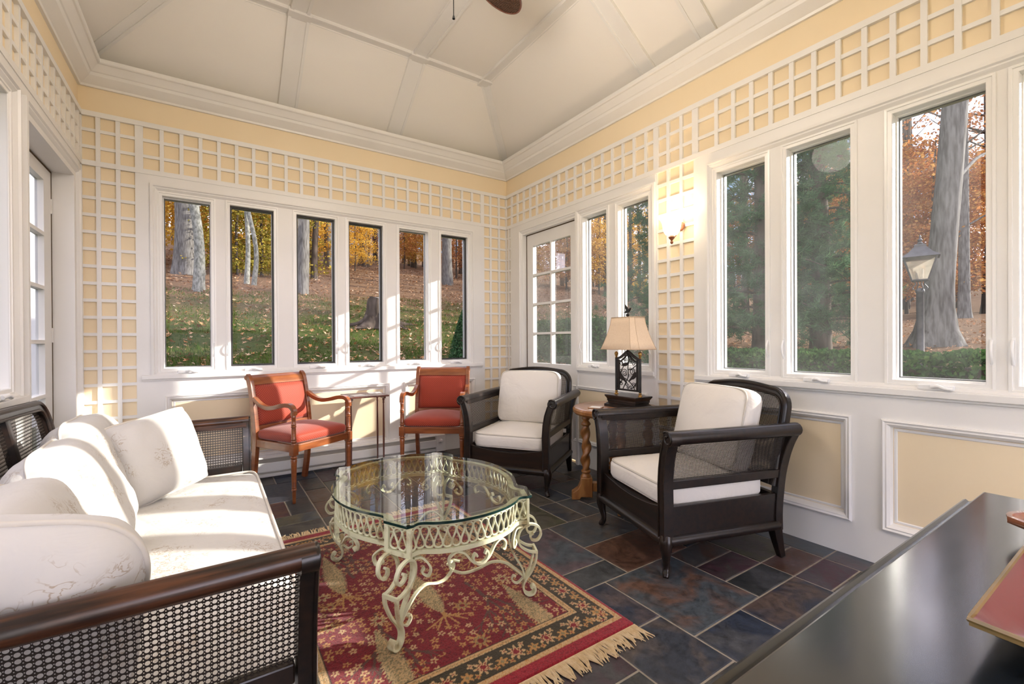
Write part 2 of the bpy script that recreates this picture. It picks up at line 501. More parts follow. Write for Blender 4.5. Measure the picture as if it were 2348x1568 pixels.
# --- floor of random slate rectangles
def slate_mat():
    m, nt, b = new_mat('slate_tiles')
    ge = N(nt, 'ShaderNodeNewGeometry'); tc = N(nt, 'ShaderNodeTexCoord')
    pal = ramp(nt, [(0.0, (0.046, 0.052, 0.060)), (0.12, (0.020, 0.030, 0.056)), (0.24, (0.088, 0.082, 0.072)), (0.36, (0.026, 0.030, 0.034)), (0.48, (0.078, 0.040, 0.028)),
                    (0.60, (0.060, 0.076, 0.094)), (0.70, (0.060, 0.026, 0.040)), (0.80, (0.062, 0.064, 0.040)), (0.90, (0.034, 0.042, 0.062))])
    pal.color_ramp.interpolation = 'CONSTANT'
    pal2 = ramp(nt, [(0.0, (0.115, 0.105, 0.085)), (0.2, (0.050, 0.056, 0.072)), (0.4, (0.150, 0.075, 0.050)), (0.55, (0.055, 0.060, 0.062)), (0.7, (0.100, 0.068, 0.080)), (0.85, (0.115, 0.110, 0.072)), (1.0, (0.060, 0.070, 0.085))])
    r2 = N(nt, 'ShaderNodeMath', operation='MULTIPLY', i_1=7.31); fr_ = N(nt, 'ShaderNodeMath', operation='FRACT')
    nt.links.new(ge.outputs['Random Per Island'], pal.inputs['Fac'])
    nt.links.new(ge.outputs['Random Per Island'], r2.inputs[0]); nt.links.new(r2.outputs[0], fr_.inputs[0]); nt.links.new(fr_.outputs[0], pal2.inputs['Fac'])
    off = N(nt, 'ShaderNodeVectorMath', operation='SCALE'); off.inputs['Scale'].default_value = 37.0
    cmb = N(nt, 'ShaderNodeCombineXYZ')
    for k in range(3): nt.links.new(ge.outputs['Random Per Island'], cmb.inputs[k])
    nt.links.new(cmb.outputs[0], off.inputs[0])
    ad = N(nt, 'ShaderNodeVectorMath', operation='ADD'); nt.links.new(tc.outputs['Object'], ad.inputs[0]); nt.links.new(off.outputs[0], ad.inputs[1])
    n1 = N(nt, 'ShaderNodeTexNoise', i_Scale=5.0, i_Detail=9, i_Roughness=0.65, i_Distortion=0.6)
    n2 = N(nt, 'ShaderNodeTexNoise', i_Scale=28.0, i_Detail=8, i_Roughness=0.7)
    for n_ in (n1, n2): nt.links.new(ad.outputs[0], n_.inputs['Vector'])
    r1 = ramp(nt, [(0.45, (0, 0, 0)), (0.62, (1, 1, 1))]); nt.links.new(n1.outputs['Fac'], r1.inputs['Fac'])
    mx = N(nt, 'ShaderNodeMix', data_type='RGBA'); nt.links.new(r1.outputs['Color'], mx.inputs['Factor']); nt.links.new(pal.outputs['Color'], mx.inputs['A']); nt.links.new(pal2.outputs['Color'], mx.inputs['B'])
    m2 = N(nt, 'ShaderNodeMix', data_type='RGBA', blend_type='MULTIPLY'); m2.inputs['Factor'].default_value = 1.0
    rr = ramp(nt, [(0.3, (0.32, 0.32, 0.32)), (0.7, (1.40, 1.36, 1.32))]); nt.links.new(n2.outputs['Fac'], rr.inputs['Fac'])
    nt.links.new(mx.outputs['Result'], m2.inputs['A']); nt.links.new(rr.outputs['Color'], m2.inputs['B'])
    nt.links.new(m2.outputs['Result'], b.inputs['Base Color'])
    ro = N(nt, 'ShaderNodeMapRange', i_1=0.3, i_2=0.7, i_3=0.28, i_4=0.5); nt.links.new(n2.outputs['Fac'], ro.inputs[0]); nt.links.new(ro.outputs[0], b.inputs['Roughness'])
    bp = N(nt, 'ShaderNodeBump', i_Strength=0.35, i_Distance=0.006)
    sm = N(nt, 'ShaderNodeMath', operation='ADD'); nt.links.new(n1.outputs['Fac'], sm.inputs[0]); nt.links.new(n2.outputs['Fac'], sm.inputs[1])
    nt.links.new(sm.outputs[0], bp.inputs['Height']); nt.links.new(bp.outputs['Normal'], b.inputs['Normal'])
    return m
M['slate'] = slate_mat()
M['grout'] = simple('grout', (0.30, 0.265, 0.22), 0.9, 0.1, c2=(0.36, 0.32, 0.27), scale=30)
def make_floor():
    mb = MB()
    q = 0.1525
    nx, ny = 24, 45
    ox, oy = -0.80, -2.49
    g = [[False] * ny for _ in range(nx)]
    rd = random.Random(23)
    mb.cur = 0
    mb.box(XL - 0.1, XR + 0.1, Y0 - 0.1, YB + 0.1, -0.06, -0.0035)
    mb.cur = 1
    opts = [(3, 2), (3, 2), (2, 3), (2, 2), (2, 2), (2, 1), (1, 2), (3, 3)]
    for j in range(ny):
        for i in range(nx):
            if g[i][j]: continue
            rd.shuffle(opts)
            pick = (1, 1)
            for a, b in opts:
                if i + a <= nx and j + b <= ny and not any(g[i + x][j + y] for x in range(a) for y in range(b)):
                    pick = (a, b); break
            a, b = pick
            for x in range(a):
                for y in range(b): g[i + x][j + y] = True
            x0, x1, y0, y1 = ox + i * q + 0.004, ox + (i + a) * q - 0.004, oy + j * q + 0.004, oy + (j + b) * q - 0.004
            h = rd.uniform(-0.001, 0.0)
            e = 0.003
            vs = [(x0, y0, -0.02), (x1, y0, -0.02), (x1, y1, -0.02), (x0, y1, -0.02), (x0, y0, h - e * 0.7), (x1, y0, h - e * 0.7), (x1, y1, h - e * 0.7), (x0, y1, h - e * 0.7),
                  (x0 + e, y0 + e, h), (x1 - e, y0 + e, h), (x1 - e, y1 - e, h), (x0 + e, y1 - e, h)]
            fs = [(8, 9, 10, 11)]
            for k in range(4):
                l = (k + 1) % 4
                fs += [(k, l, 4 + l, 4 + k), (4 + k, 4 + l, 8 + l, 8 + k)]
            mb.add(vs, fs)
    o = struct(mb.build('floor', [M['grout'], M['slate']], smooth=0))
    return o
make_floor()

# --- openings
WB = [(-0.281, 0.013), (0.137, 0.440), (0.609, 0.915), (1.032, 1.338), (1.496, 1.787), (1.926, 2.222)]
WR = [(2.218, 2.516), (2.643, 2.925), (1.375, 1.675), (0.951, 1.254), (0.471, 0.781), (0.076, 0.376)]  # unseen wall past the last one kept solid to block sun
WL = [(2.46, 2.80), (1.98, 2.30), (1.50, 1.82), (0.9, 1.22), (0.4, 0.72), (-0.3, 0.02), (-0.9, -0.58)]
VZ = (0.905, 2.163)
CB = (-0.398, 2.386)
wall('wall_back', fb, XL - 0.15, XR + 0.15, [(*CB, ZS, ZH)])
wall('wall_right', fr, Y0, YB, [(2.155, 4.044, 0, ZH), (-1.25, 1.825, ZS, ZH)])
wall('wall_left', fl, Y0, YB, [(-1.25, 4.10, ZS, ZH), (3.0, 3.96, 0, ZS)])
FW = [(-0.64, 0.38), (0.46, 1.53), (1.61, 2.63)]  # unseen openings, made wide and glassless to let in sky fill
wall('wall_front', ff, XL - 0.15, XR + 0.15, [(a, b, 0.12, 2.60) for a, b in FW])

tn = [0]
def trim(mb, mat='trim', smooth=0, bevel=0):
    tn[0] += 1
    return struct(mb.build('trim_%d' % tn[0], M[mat], smooth=smooth, bevel=bevel))
mb = MB(); board(mb, fb, *CB, ZS, ZH, -0.082, CT, [(a, b, *VZ) for a, b in WB]); trim(mb)
DR, DL = (3.03, 3.83, 0.0, 2.185), (3.03, 3.945, 0.0, 2.165)
mb = MB(); board(mb, fr, 2.155, 4.044, 0, ZH, -0.076, CT, [(a, b, *VZ) for a, b in WR[:2]] + [DR])
board(mb, fr, -1.25, 1.825, ZS, ZH, -0.076, CT, [(a, b, *VZ) for a, b in WR[2:]]); trim(mb)
mb = MB(); board(mb, fl, -1.25, 4.10, ZS, ZH, -0.15, CT, [(a, b, *VZ) for a, b in WL] + [DL])
board(mb, fl, 3.0, 4.10, 0, ZS, -0.15, CT, [DL]); trim(mb)

# casing mouldings: a stepped band round each group of windows
GB = [(-0.02 + WB[0][0] - 0.03, WB[-1][1] + 0.05)]
step = [(-0.005, CT), (-0.005, CT + 0.018), (0.010, CT + 0.020), (0.016, CT + 0.011), (0.024, CT + 0.013), (0.036, CT + 0.004), (0.04, CT)]
mb = MB()
mb.ring(fb, (-0.345, 2.286, VZ[0] - 0.06, 2.236), step)
mb.ring(fr, (2.155, 3.0, VZ[0] - 0.06, 2.236), step)
mb.ring(fr, (-1.2, 1.74, VZ[0] - 0.06, 2.236), step)
mb.ring(fr, (2.985, 3.875, -0.2, 2.236), step)
mb.ring(fl, (2.985, 4.03, -0.2, 2.236), step)
mb.ring(fl, (0.3, 2.90, VZ[0] - 0.06, 2.236), step)
trim(mb, smooth=30)

# sills
mb = MB()
for fn, a, b in ((fb, CB[0] - 0.005, CB[1] + 0.005), (fr, 2.155, 2.985), (fr, -1.25, 1.825), (fl, 0.0, 2.93)):
    mb.box(a, b, ZS + 0.002, ZS + 0.034, -0.02, CT + 0.030, fn=fn)
    mb.box(a, b, ZS - 0.012, ZS + 0.002, 0.0, CT + 0.012, fn=fn)
trim(mb, bevel=0.004)

# wainscot boards with recessed panels, and the mouldings round the panels
PB = [(-0.271, 1.392, 0.165, 0.708), (1.535, 2.30, 0.165, 0.708)]
PR = [(0.946, 1.79, 0.175, 0.712), (-0.10, 0.824, 0.175, 0.712), (-1.1, -0.22, 0.175, 0.712)]
PR2 = [(2.23, 3.05, 0.20, 0.70)]
mb = MB()
board(mb, fb, *CB, 0, ZS, 0, CT, [(a + 0.03, b - 0.03, c + 0.03, d - 0.03) for a, b, c, d in PB])
board(mb, fr, Y0, 1.825, 0, ZS, 0, CT, [(a + 0.03, b - 0.03, c + 0.03, d - 0.03) for a, b, c, d in PR])
board(mb, fl, Y0, 3.0, 0, ZS, 0, CT)
trim(mb)
pan = [(0.0, CT), (0.0, CT + 0.012), (0.008, CT + 0.017), (0.016, CT + 0.012), (0.022, CT + 0.014), (0.034, CT + 0.004), (0.040, -0.001), (0.052, 0.004), (0.056, 0.0)]
mb = MB()
for p in PB: mb.ring(fb, p, pan)
for p in PR: mb.ring(fr, p, pan)
for p in PR2: mb.ring(fr, p, [(d, h + 0.002) for d, h in pan[:7]])
trim(mb, smooth=30)
mb = MB()
for a, b, c, d in PR2: mb.box(a + .03, b - .03, c + .03, d - .03, CT, CT + 0.002, fn=fr)
trim(mb, 'yellow')

# --- lattice
def lattice(mb, fn, u0, u1, v0, v1, us, vs, wu=0.024, wv=0.021):
    for u in us:
        w = wu if not isinstance(u, tuple) else u[1]; u = u if not isinstance(u, tuple) else u[0]
        mb.box(u - w / 2, u + w / 2, v0, v1, 0, CT - 0.002, fn=fn)
    for v in vs:
        w = wv if not isinstance(v, tuple) else v[1]; v = v if not isinstance(v, tuple) else v[0]
        mb.box(u0, u1, v - w / 2, v + w / 2, 0, CT - 0.005 if not w > 0.03 else CT, fn=fn)
P = 0.1165
rows = [ZH + P, ZH + 2 * P - 0.002]
down = [ZH - P * k + 0.005 for k in range(1, 20)]
mb = MB()
lattice(mb, fb, CB[0], CB[1], ZH + 0.02, ZT, [CB[0] + P * k for k in range(1, 24)], rows)
lattice(mb, fb, XL, CB[0], 0, ZT, [(XL + 0.01, 0.02), -0.628, -0.524, (CB[0] - 0.012, 0.045)], rows + down)
lattice(mb, fb, CB[1], XR, 0, ZT, [(CB[1] + 0.018, 0.042), 2.505, 2.612, (XR - 0.01, 0.02)], rows + down)
mb.box(XL, XR, ZT - 0.034, ZT, 0, CT + 0.004, fn=fb)
mb.box(XL, XR, ZH - 0.012, ZH + 0.022, 0, CT + 0.004, fn=fb)
trim(mb, bevel=0)
mb = MB()
lattice(mb, fr, Y0, YB, ZH + 0.02, ZT, [4.043 - 0.1125 * k for k in range(0, 57) if k not in (17, 18, 19, 20)] + [(1.832, 0.045), 1.94, 2.047, (2.150, 0.045)], rows)
lattice(mb, fr, 1.825, 2.155, 0, ZH - 0.01, [(1.832, 0.02), 1.940, 2.047, (2.15, 0.02)], [ZH - 0.1085 * k for k in range(1, 21)])
lattice(mb, fr, 4.044, YB, 0, ZH - 0.01, [(4.052, 0.02), 4.10, (YB - .01, .02)], down)
mb.box(Y0, YB, ZT - 0.034, ZT, 0, CT + 0.004, fn=fr)
mb.box(Y0, YB, ZH - 0.012, ZH + 0.022, 0, CT + 0.004, fn=fr)
trim(mb)
mb = MB()
lattice(mb, fl, Y0, YB, ZH + 0.02, ZT, [4.10 - 0.1125 * k for k in range(0, 57)], rows)
lattice(mb, fl, 4.10, YB, 0, ZH - 0.01, [(4.108, 0.016), (YB - .01, .02)], down)
mb.box(Y0, YB, ZT - 0.034, ZT, 0, CT + 0.004, fn=fl)
mb.box(Y0, YB, ZH - 0.012, ZH + 0.022, 0, CT + 0.004, fn=fl)
trim(mb)

# --- cornice and tray ceiling
fp = lambda u, v, h: (u, v, h)
mb = MB()
mb.ring(fp, (XL, XR, Y0, YB), [(0.0, 2.838), (0.016, 2.838), (0.020, 2.852), (0.034, 2.862), (0.070, 2.896), (0.078, 2.914), (0.086, 2.918), (0.108, 2.945), (0.120, 2.957), (0.130, 2.960), (0.135, 2.966),
                                (0.135, 2.990), (0.122, 2.990), (0.116, 2.962), (0.0, 2.900)])
trim(mb, smooth=20)
ZF, IN = 3.43, 0.6415
mb = MB()
mb.ring(fp, (XL, XR, Y0, YB), [(-0.10, 2.933), (0.0, 3.0), (IN, ZF)])
mb.add([(XL + IN, Y0 + IN, ZF), (XR - IN, Y0 + IN, ZF), (XR - IN, YB - IN, ZF), (XL + IN, YB - IN, ZF)], [(0, 1, 2, 3)])
struct(mb.build('ceiling', M['ceiling'], smooth=0))
def batten(mb, p0, p1, w, side):
    p0, p1 = Vector(p0), Vector(p1)
    mb.bar([p0, p1], w, 0.030, side=side)
    s = Vector(side); t = (p1 - p0).normalized(); s = (s - t * s.dot(t)).normalized()
    for k in (-1, 1):
        mb.bar([p0 + s * k * (w / 2 - 0.012), p1 + s * k * (w / 2 - 0.012)], 0.020, 0.044, side=side)
mb = MB()
def zc(d): return 3.0 + d * (ZF - 3.0) / IN
for x in (0.545, 1.44):
    batten(mb, (x, YB - 0.05, zc(.05)), (x, YB - IN, ZF), 0.145, (1, 0, 0))
    batten(mb, (x, YB - IN, ZF), (x, Y0 + IN, ZF), 0.125, (1, 0, 0))
for y in (2.17, 1.70, 0.95, 0.2, -0.5):
    batten(mb, (XR - 0.05, y, zc(.05)), (XR - IN, y, ZF), 0.13, (0, 1, 0))
for y in (2.9, 2.17, 1.3, 0.4, -0.4):
    batten(mb, (XL + 0.05, y, zc(.05)), (XL + IN, y, ZF), 0.13, (0, 1, 0))
for x in (XL, XR):
    s = 1 if x == XL else -1
    batten(mb, (x + s * 0.05, YB - 0.05, zc(.05)), (x + s * IN, YB - IN, ZF), 0.085, (s, 1, 0))
    batten(mb, (x + s * IN, YB - IN, ZF), (x + s * IN, Y0 + IN, ZF), 0.10, (1, 0, 0))
batten(mb, (XL + IN, YB - IN, ZF), (XR - IN, YB - IN, ZF), 0.10, (0, 1, 0))
for x in (0.545, 1.44):
    mb.box(x - 0.074, x + 0.074, YB - IN - 0.056, YB - IN + 0.05, ZF - 0.032, ZF + 0.01)
for x in (XL + IN, XR - IN):
    mb.box(x - 0.056, x + 0.056, YB - IN - 0.056, YB - IN + 0.056, ZF - 0.032, ZF + 0.01)
trim(mb)

# --- windows
wn = [0]
def window(fn, u, dark=False, dusty=False, crank=1, latch=0, clear=False, side=False):
    wn[0] += 1
    u0, u1 = u; v0, v1 = VZ
    mb = MB()
    mb.ring(fn, (u0 - 0.030, u1 + 0.030, v0 - 0.030, v1 + 0.030), [(0, CT), (0, CT + 0.006), (0.010, CT + 0.007), (0.012, CT + 0.002), (0.028, CT + 0.003), (0.030, CT - 0.004), (0.0305, -0.026),
                                                                  (0.036, -0.026), (0.036, -0.050), (0.041, -0.050), (0.041, -0.074)])
    o = struct(mb.build('window_%d' % wn[0], M['window_white'], smooth=0))
    e = 0.006
    hg = -0.046
    vs = [fn(u0 + e, v0 + e, hg), fn(u1 - e, v0 + e, hg), fn(u1 - e, v1 - e, hg), fn(u0 + e, v1 - e, hg)]
    m2 = MB(); m2.add(vs, [(0, 1, 2, 3)])
    m2.build('pane', M['pane_dusty'] if dusty else M['pane_clear' if clear else 'pane_side' if side else 'pane'], o, smooth=0)
    if dark:
        m2 = MB(); m2.ring(fn, (u0 + 0.001, u1 - 0.001, v0 + 0.004, v1 - 0.001), [(0.0, -0.014), (0.012, -0.014), (0.012, -0.030), (0.0, -0.030)], loop=True)
        m2.build('screen_frame', M['dark_frame'], o, smooth=0)
    if crank:
        uc = (u0 + u1) / 2
        m2 = MB()
        m2.box(uc - 0.062, uc + 0.062, v0 - 0.036, v0 - 0.014, CT, CT + 0.022, fn=fn)
        c = m2.build('crank_housing', M['plastic_white'], o, smooth=0, bevel=0.004)
        m2 = MB()
        a = crank
        pts = [fn(uc - 0.01 * a, v0 - 0.024, CT + 0.026), fn(uc + 0.012 * a, v0 - 0.018, CT + 0.036), fn(uc + 0.035 * a, v0 - 0.026, CT + 0.040), fn(uc + 0.058 * a, v0 - 0.029, CT + 0.032)]
        m2.tube(bez(pts, 5), [0.009] * 6 + [0.007] * 9 + [0.010], 8)
        m2.build('handle', M['plastic_white'], c, smooth=60)
    if latch:
        ul = (u1 + 0.018) if latch > 0 else (u0 - 0.018)
        m2 = MB()
        m2.box(ul - 0.008, ul + 0.008, 0.985, 1.10, CT, CT + 0.005, fn=fn)
        pts = [fn(ul, 0.99, CT + 0.004), fn(ul, 1.02, CT + 0.020), fn(ul, 1.055, CT + 0.024), fn(ul, 1.09, CT + 0.008)]
        m2.tube(bez(pts, 5), 0.005, 8)
        m2.build('latch', M['plastic_white'], o, smooth=40)
    return o
for k, u in enumerate(WB): window(fb, u, dark=k in (1, 2, 3, 5), crank=1, latch=1 if k % 2 == 0 else -1)
for k, u in enumerate(WR): window(fr, u, dusty=True, crank=-1, latch=[-1, 1, -1, 1, -1, 1, -1, 1][k])
for k, u in enumerate(WL): window(fl, u, crank=1 if k < 2 else 0, clear=k > 1, side=True)  # out-of-view panes stay untinted to let more light in
for a, b in FW:
    wn[0] += 1
    mb = MB(); mb.ring(ff, (a - 0.03, b + 0.03, 0.09, 2.63), [(0, 0), (0, 0.02), (0.03, 0.02), (0.03, -0.1)])
    mb.box(a, b, 1.27, 1.33, -0.06, -0.02, fn=ff)
    o = struct(mb.build('window_%d' % wn[0], M['window_white'], smooth=0))  # bare frame of an added fill opening behind the camera

# --- doors
M['strip'] = simple('gap_shade_brown', (0.10, 0.065, 0.035), 0.8, 0.2)  # dark brown for the shaded gap round a door leaf
def door(name, fn, u0, u1, v1, lu0, lu1, lv0, lv1, nc, nr, h0, h1, knob_u, dusty, knob_z=0.98):
    mb = MB()
    us = [lu0 + (lu1 - lu0) * k / nc for k in range(nc + 1)]
    vs = [lv0 + (lv1 - lv0) * k / nr for k in range(nr + 1)]
    g = 0.011
    holes = [(us[i] + (g if i else 0), us[i + 1] - (g if i < nc - 1 else 0), vs[j] + (g if j else 0), vs[j + 1] - (g if j < nr - 1 else 0)) for i in range(nc) for j in range(nr)]
    board(mb, fn, u0, u1, 0.01, v1, h0, h1, holes)
    o = struct(mb.build(name, M['trim'], smooth=0))
    m2 = MB(); hg = (h0 + h1) / 2 - 0.008
    m2.add([fn(lu0, lv0, hg), fn(lu1, lv0, hg), fn(lu1, lv1, hg), fn(lu0, lv1, hg)], [(0, 1, 2, 3)])
    m2.build('pane', M['pane_dusty'] if dusty else M['pane_side'], o, smooth=0)
    m2 = MB()
    m2.box(u1 + 0.0005, u1 + 0.016, 0, v1 + 0.012, h0, h1 + 0.001, fn=fn); m2.box(u0 - 0.012, u1 + 0.012, v1 + 0.0005, v1 + 0.012, h0, h1 + 0.001, fn=fn)  # dark strips standing in for the shade between leaf and jamb
    m2.build('gap_shade_strip', M['strip'], o, smooth=0)
    if knob_u is None: return o
    m2 = MB()
    c = Vector(fn(knob_u, knob_z, h1))
    nrm = (Vector(fn(0, 0, 1)) - Vector(fn(0, 0, 0)))
    rot = nrm.to_track_quat('Z', 'Y').to_matrix().to_4x4()
    m2.lathe([(0.028, 0.0), (0.028, 0.006), (0.012, 0.010), (0.012, 0.035), (0.024, 0.042), (0.028, 0.055), (0.020, 0.066), (0.004, 0.069)], 16, Matrix.Translation(c) @ rot)
    m2.build('knob', M['gold'], o, smooth=50)
    m2 = MB()
    for q in (0.3, 1.1, 1.9):
        m2.box(*( (u1 - 0.004, u1 + 0.012) if knob_u < (u0 + u1) / 2 else (u0 - 0.012, u0 + 0.004)), q, q + 0.09, h1 - 0.002, h1 + 0.006, fn=fn)
    m2.build('hinge', M['trim'], o, smooth=0)
    return o
door('door_1', fr, 3.036, 3.818, 2.176, 3.139, 3.718, 0.870, 2.058, 2, 4, -0.075, -0.030, None, True)
door('door_2', fl, 3.04, 3.928, 2.15, 3.16, 3.785, 0.46, 2.07, 2, 5, -0.125, -0.086, 3.10, False)

# --- fan hanging from the flat of the ceiling
M['chain'] = simple('dark_chain', (0.004, 0.004, 0.004), 0.8, 0.05)
def make_fan():
    t = tag(empty('ceiling_fan', (0.993, 1.98, ZF)), 'brown woven-blade ceiling fan with a dark pull chain under the tray ceiling', 'fan')
    mb = MB(); mb.lathe([(0.02, -0.002), (0.075, -0.002), (0.07, -0.03), (0.03, -0.06), (0.016, -0.062)], 20); mb.build('canopy', M['mahogany'], t)
    mb = MB(); mb.lathe([(0.012, -0.05), (0.012, -0.26)], 12); mb.build('downrod', M['mahogany'], t)
    mb = MB(); mb.lathe([(0.02, -0.25), (0.10, -0.27), (0.13, -0.31), (0.13, -0.36), (0.09, -0.40), (0.06, -0.43), (0.02, -0.44)], 24); mb.build('motor_housing', M['mahogany'], t)
    def wick():
        m, nt, b = new_mat('brown_wicker')
        tc = N(nt, 'ShaderNodeTexCoord'); w1 = N(nt, 'ShaderNodeTexWave', i_Scale=26.0, i_Distortion=1.2); w1.bands_direction = 'X'
        w2 = N(nt, 'ShaderNodeTexWave', i_Scale=26.0, i_Distortion=1.2); w2.bands_direction = 'Y'
        for w in (w1, w2): nt.links.new(tc.outputs['Object'], w.inputs['Vector'])
        mu = N(nt, 'ShaderNodeMath', operation='MULTIPLY'); nt.links.new(w1.outputs['Fac'], mu.inputs[0]); nt.links.new(w2.outputs['Fac'], mu.inputs[1])
        rp = ramp(nt, [(0.0, (0.030, 0.010, 0.004)), (0.5, (0.085, 0.032, 0.012))]); nt.links.new(mu.outputs[0], rp.inputs['Fac']); nt.links.new(rp.outputs['Color'], b.inputs['Base Color'])
        bp = N(nt, 'ShaderNodeBump', i_Strength=0.6, i_Distance=0.01); nt.links.new(mu.outputs[0], bp.inputs['Height']); nt.links.new(bp.outputs['Normal'], b.inputs['Normal'])
        b.inputs['Roughness'].default_value = 0.4
        return m
    wk = wick()
    for q in range(4):
        a = math.atan2(0.287, 0.554) + q * PI / 2
        Mx = Matrix.Rotation(a, 4, 'Z') @ Matrix.Translation((0, 0, -0.35)) @ Matrix.Rotation(R(9), 4, 'X')
        top = []
        for k in range(33):
            th = PI * k / 32 - PI / 2
            top.append((0.40 + 0.225 * math.cos(th) ** 0.9 if math.cos(th) > 0 else 0.40, 0.105 * math.sin(th)))
        poly = [(0.16, -0.045), (0.28, -0.085)] + top + [(0.28, 0.085), (0.16, 0.045)]
        mb = MB(); mb.prism(poly, lambda u, v, h: Mx @ Vector((u, v, h)), -0.004, 0.004); bl = mb.build('blade', wk, t, smooth=30, bevel=0.003)
        mb = MB(); mb.tube([Mx @ Vector((u, v, 0)) for u, v in poly], 0.007, 6, closed=True); mb.build('rim', M['mahogany'], bl)
        mb = MB(); mb.bar([Mx @ Vector((0.09, 0, 0.012)), Mx @ Vector((0.26, 0, 0.010))], 0.05, 0.008, side=Mx.to_3x3() @ Vector((0, 1, 0))); mb.build('blade_bracket', M['gold'], bl)
    m_, nt_, b_ = new_mat('added_glowing_bowl'); b_.inputs['Base Color'].default_value = (0.9, 0.87, 0.82, 1); b_.inputs['Emission Color'].default_value = (1.0, 0.86, 0.68, 1); b_.inputs['Emission Strength'].default_value = 0.5  # assumed glowing bowl, added above the view
    mb = MB(); mb.lathe([(0.105, -0.445), (0.10, -0.475), (0.08, -0.50), (0.045, -0.515), (0.0, -0.52)], 24); mb.build('added_light_bowl', m_, t)
    ld = bpy.data.lights.new('added_fill_lamp', 'POINT'); ld.energy = 9.0; ld.color = (1.0, 0.88, 0.75); ld.shadow_soft_size = 0.16
    lo = bpy.data.objects.new('added_fill_lamp', ld); COL.objects.link(lo); lo.parent = t; lo.location = (-0.10, -0.22, -0.68)  # added fill lamp to brighten ceiling and walls, hung clear of the bowl
    mb = MB(); mb.tube([(0.0, 0, -0.515), (0.0, 0.0, -0.755)], 0.0022, 6); ch = mb.build('pull_chain', M['chain'], t)
    mb = MB(); mb.lathe([(0.001, -0.752), (0.004, -0.757), (0.007, -0.772), (0.002, -0.775)], 10); mb.build('pull_knob', M['chain'], ch)
make_fan()

# --- wall sconce
M['lit_glass'], _nt, _b = new_mat('lit_opal_glass')
_b.inputs['Base Color'].default_value = (0.9, 0.86, 0.8, 1); _b.inputs['Roughness'].default_value = 0.3
_b.inputs['Emission Color'].default_value = (1.0, 0.80, 0.55, 1); _b.inputs['Emission Strength'].default_value = 1.4
def make_sconce(loc, rz, label, watts, group=None):
    t = tag(empty('wall_sconce', loc, rz), label, 'sconce', group)
    c = Matrix.Translation((-0.10, 0, 0))
    mb = MB(); mb.lathe([(0.018, 0.0), (0.040, 0.010), (0.053, 0.032), (0.058, 0.060), (0.062, 0.085), (0.072, 0.108), (0.085, 0.122), (0.083, 0.126), (0.070, 0.112), (0.058, 0.088), (0.053, 0.06), (0.047, 0.034), (0.035, 0.014), (0.0, 0.006)], 28, c)
    mb.build('glass_shade', M['lit_glass'], t, smooth=60)
    mb = MB(); mb.lathe([(0.001, -0.058), (0.008, -0.052), (0.011, -0.043), (0.006, -0.034), (0.009, -0.028), (0.019, -0.018), (0.022, -0.010), (0.017, 0.0), (0.024, 0.004), (0.020, 0.008)], 16, c); mb.build('finial', M['cherry'], t)
    mb = MB(); mb.tube(bez([(-0.005, 0, 0.075), (-0.03, 0, 0.045), (-0.07, 0, -0.004), (-0.10, 0, -0.005)], 5), 0.006, 8); mb.build('arm', M['cherry'], t)
    rot = Matrix.Rotation(-PI / 2, 4, 'Y')
    mb = MB(); mb.lathe([(0.032, 0.0), (0.032, 0.008), (0.022, 0.016), (0.005, 0.02)], 20, Matrix.Translation((0, 0, 0.075)) @ rot @ Matrix.Translation((0, 0, 0.002))); mb.build('back_plate', M['cherry'], t)
    ld = bpy.data.lights.new('sconce_bulb', 'POINT'); ld.energy = watts; ld.color = (1.0, 0.70, 0.42); ld.shadow_soft_size = 0.03
    lo = bpy.data.objects.new('sconce_bulb', ld); COL.objects.link(lo); lo.parent = t; lo.location = (-0.10, 0, 0.13)
make_sconce((XR - CT, 1.94, 1.80), 0, 'lit wall sconce with a white bell glass shade on the lattice', 0.5)
make_sconce((0.42, Y0, 1.80), -PI / 2, 'lit wall sconce on the wall behind the camera', 3.0, 'sconces behind the camera')
make_sconce((1.57, Y0, 1.80), -PI / 2, 'lit wall sconce on the wall behind the camera', 3.0, 'sconces behind the camera')

# --- baseboard heater along the back wall
def make_heater():
    t = tag(empty('baseboard_heater', (0, YB - CT, 0)), 'long white electric baseboard heater with a dial under the back windows', 'heater')
    mb = MB()
    prof = [(0.0, 0.168), (0.028, 0.172), (0.034, 0.166), (0.034, 0.160), (0.006, 0.156)]
    def pr(pts, x0, x1): mb.prism([(-a, z) for a, z in pts], lambda u, v, h: (h, u, v), x0, x1)
    pr([(0.0, 0.172), (0.040, 0.172), (0.046, 0.166), (0.046, 0.160), (0.0, 0.160)], -0.30, 1.835)
    pr([(0.050, 0.128), (0.056, 0.125), (0.058, 0.060), (0.052, 0.052), (0.046, 0.054), (0.050, 0.062), (0.048, 0.122)], -0.30, 1.835)
    pr([(0.0, 0.045), (0.046, 0.038), (0.046, 0.018), (0.0, 0.018)], -0.30, 1.835)
    mb.build('cover', M['heater'], t, smooth=30)
    mb = MB(); mb.box(-0.30, 1.835, -0.030, -0.002, 0.02, 0.165); mb.build('heating_element', M['heater_dark'], t, smooth=0)
    mb = MB(); mb.box(1.835, 1.935, -0.060, 0, 0.012, 0.172); mb.build('control_box', M['heater'], t, smooth=0, bevel=0.003)
    rot = Matrix.Translation((1.885, -0.06, 0.115)) @ Matrix.Rotation(PI / 2, 4, 'X')
    mb = MB(); mb.lathe([(0.020, 0), (0.020, 0.006), (0.014, 0.008), (0.013, 0.020), (0.0, 0.021)], 20, rot); mb.build('dial', M['plastic_white'], t)
make_heater()

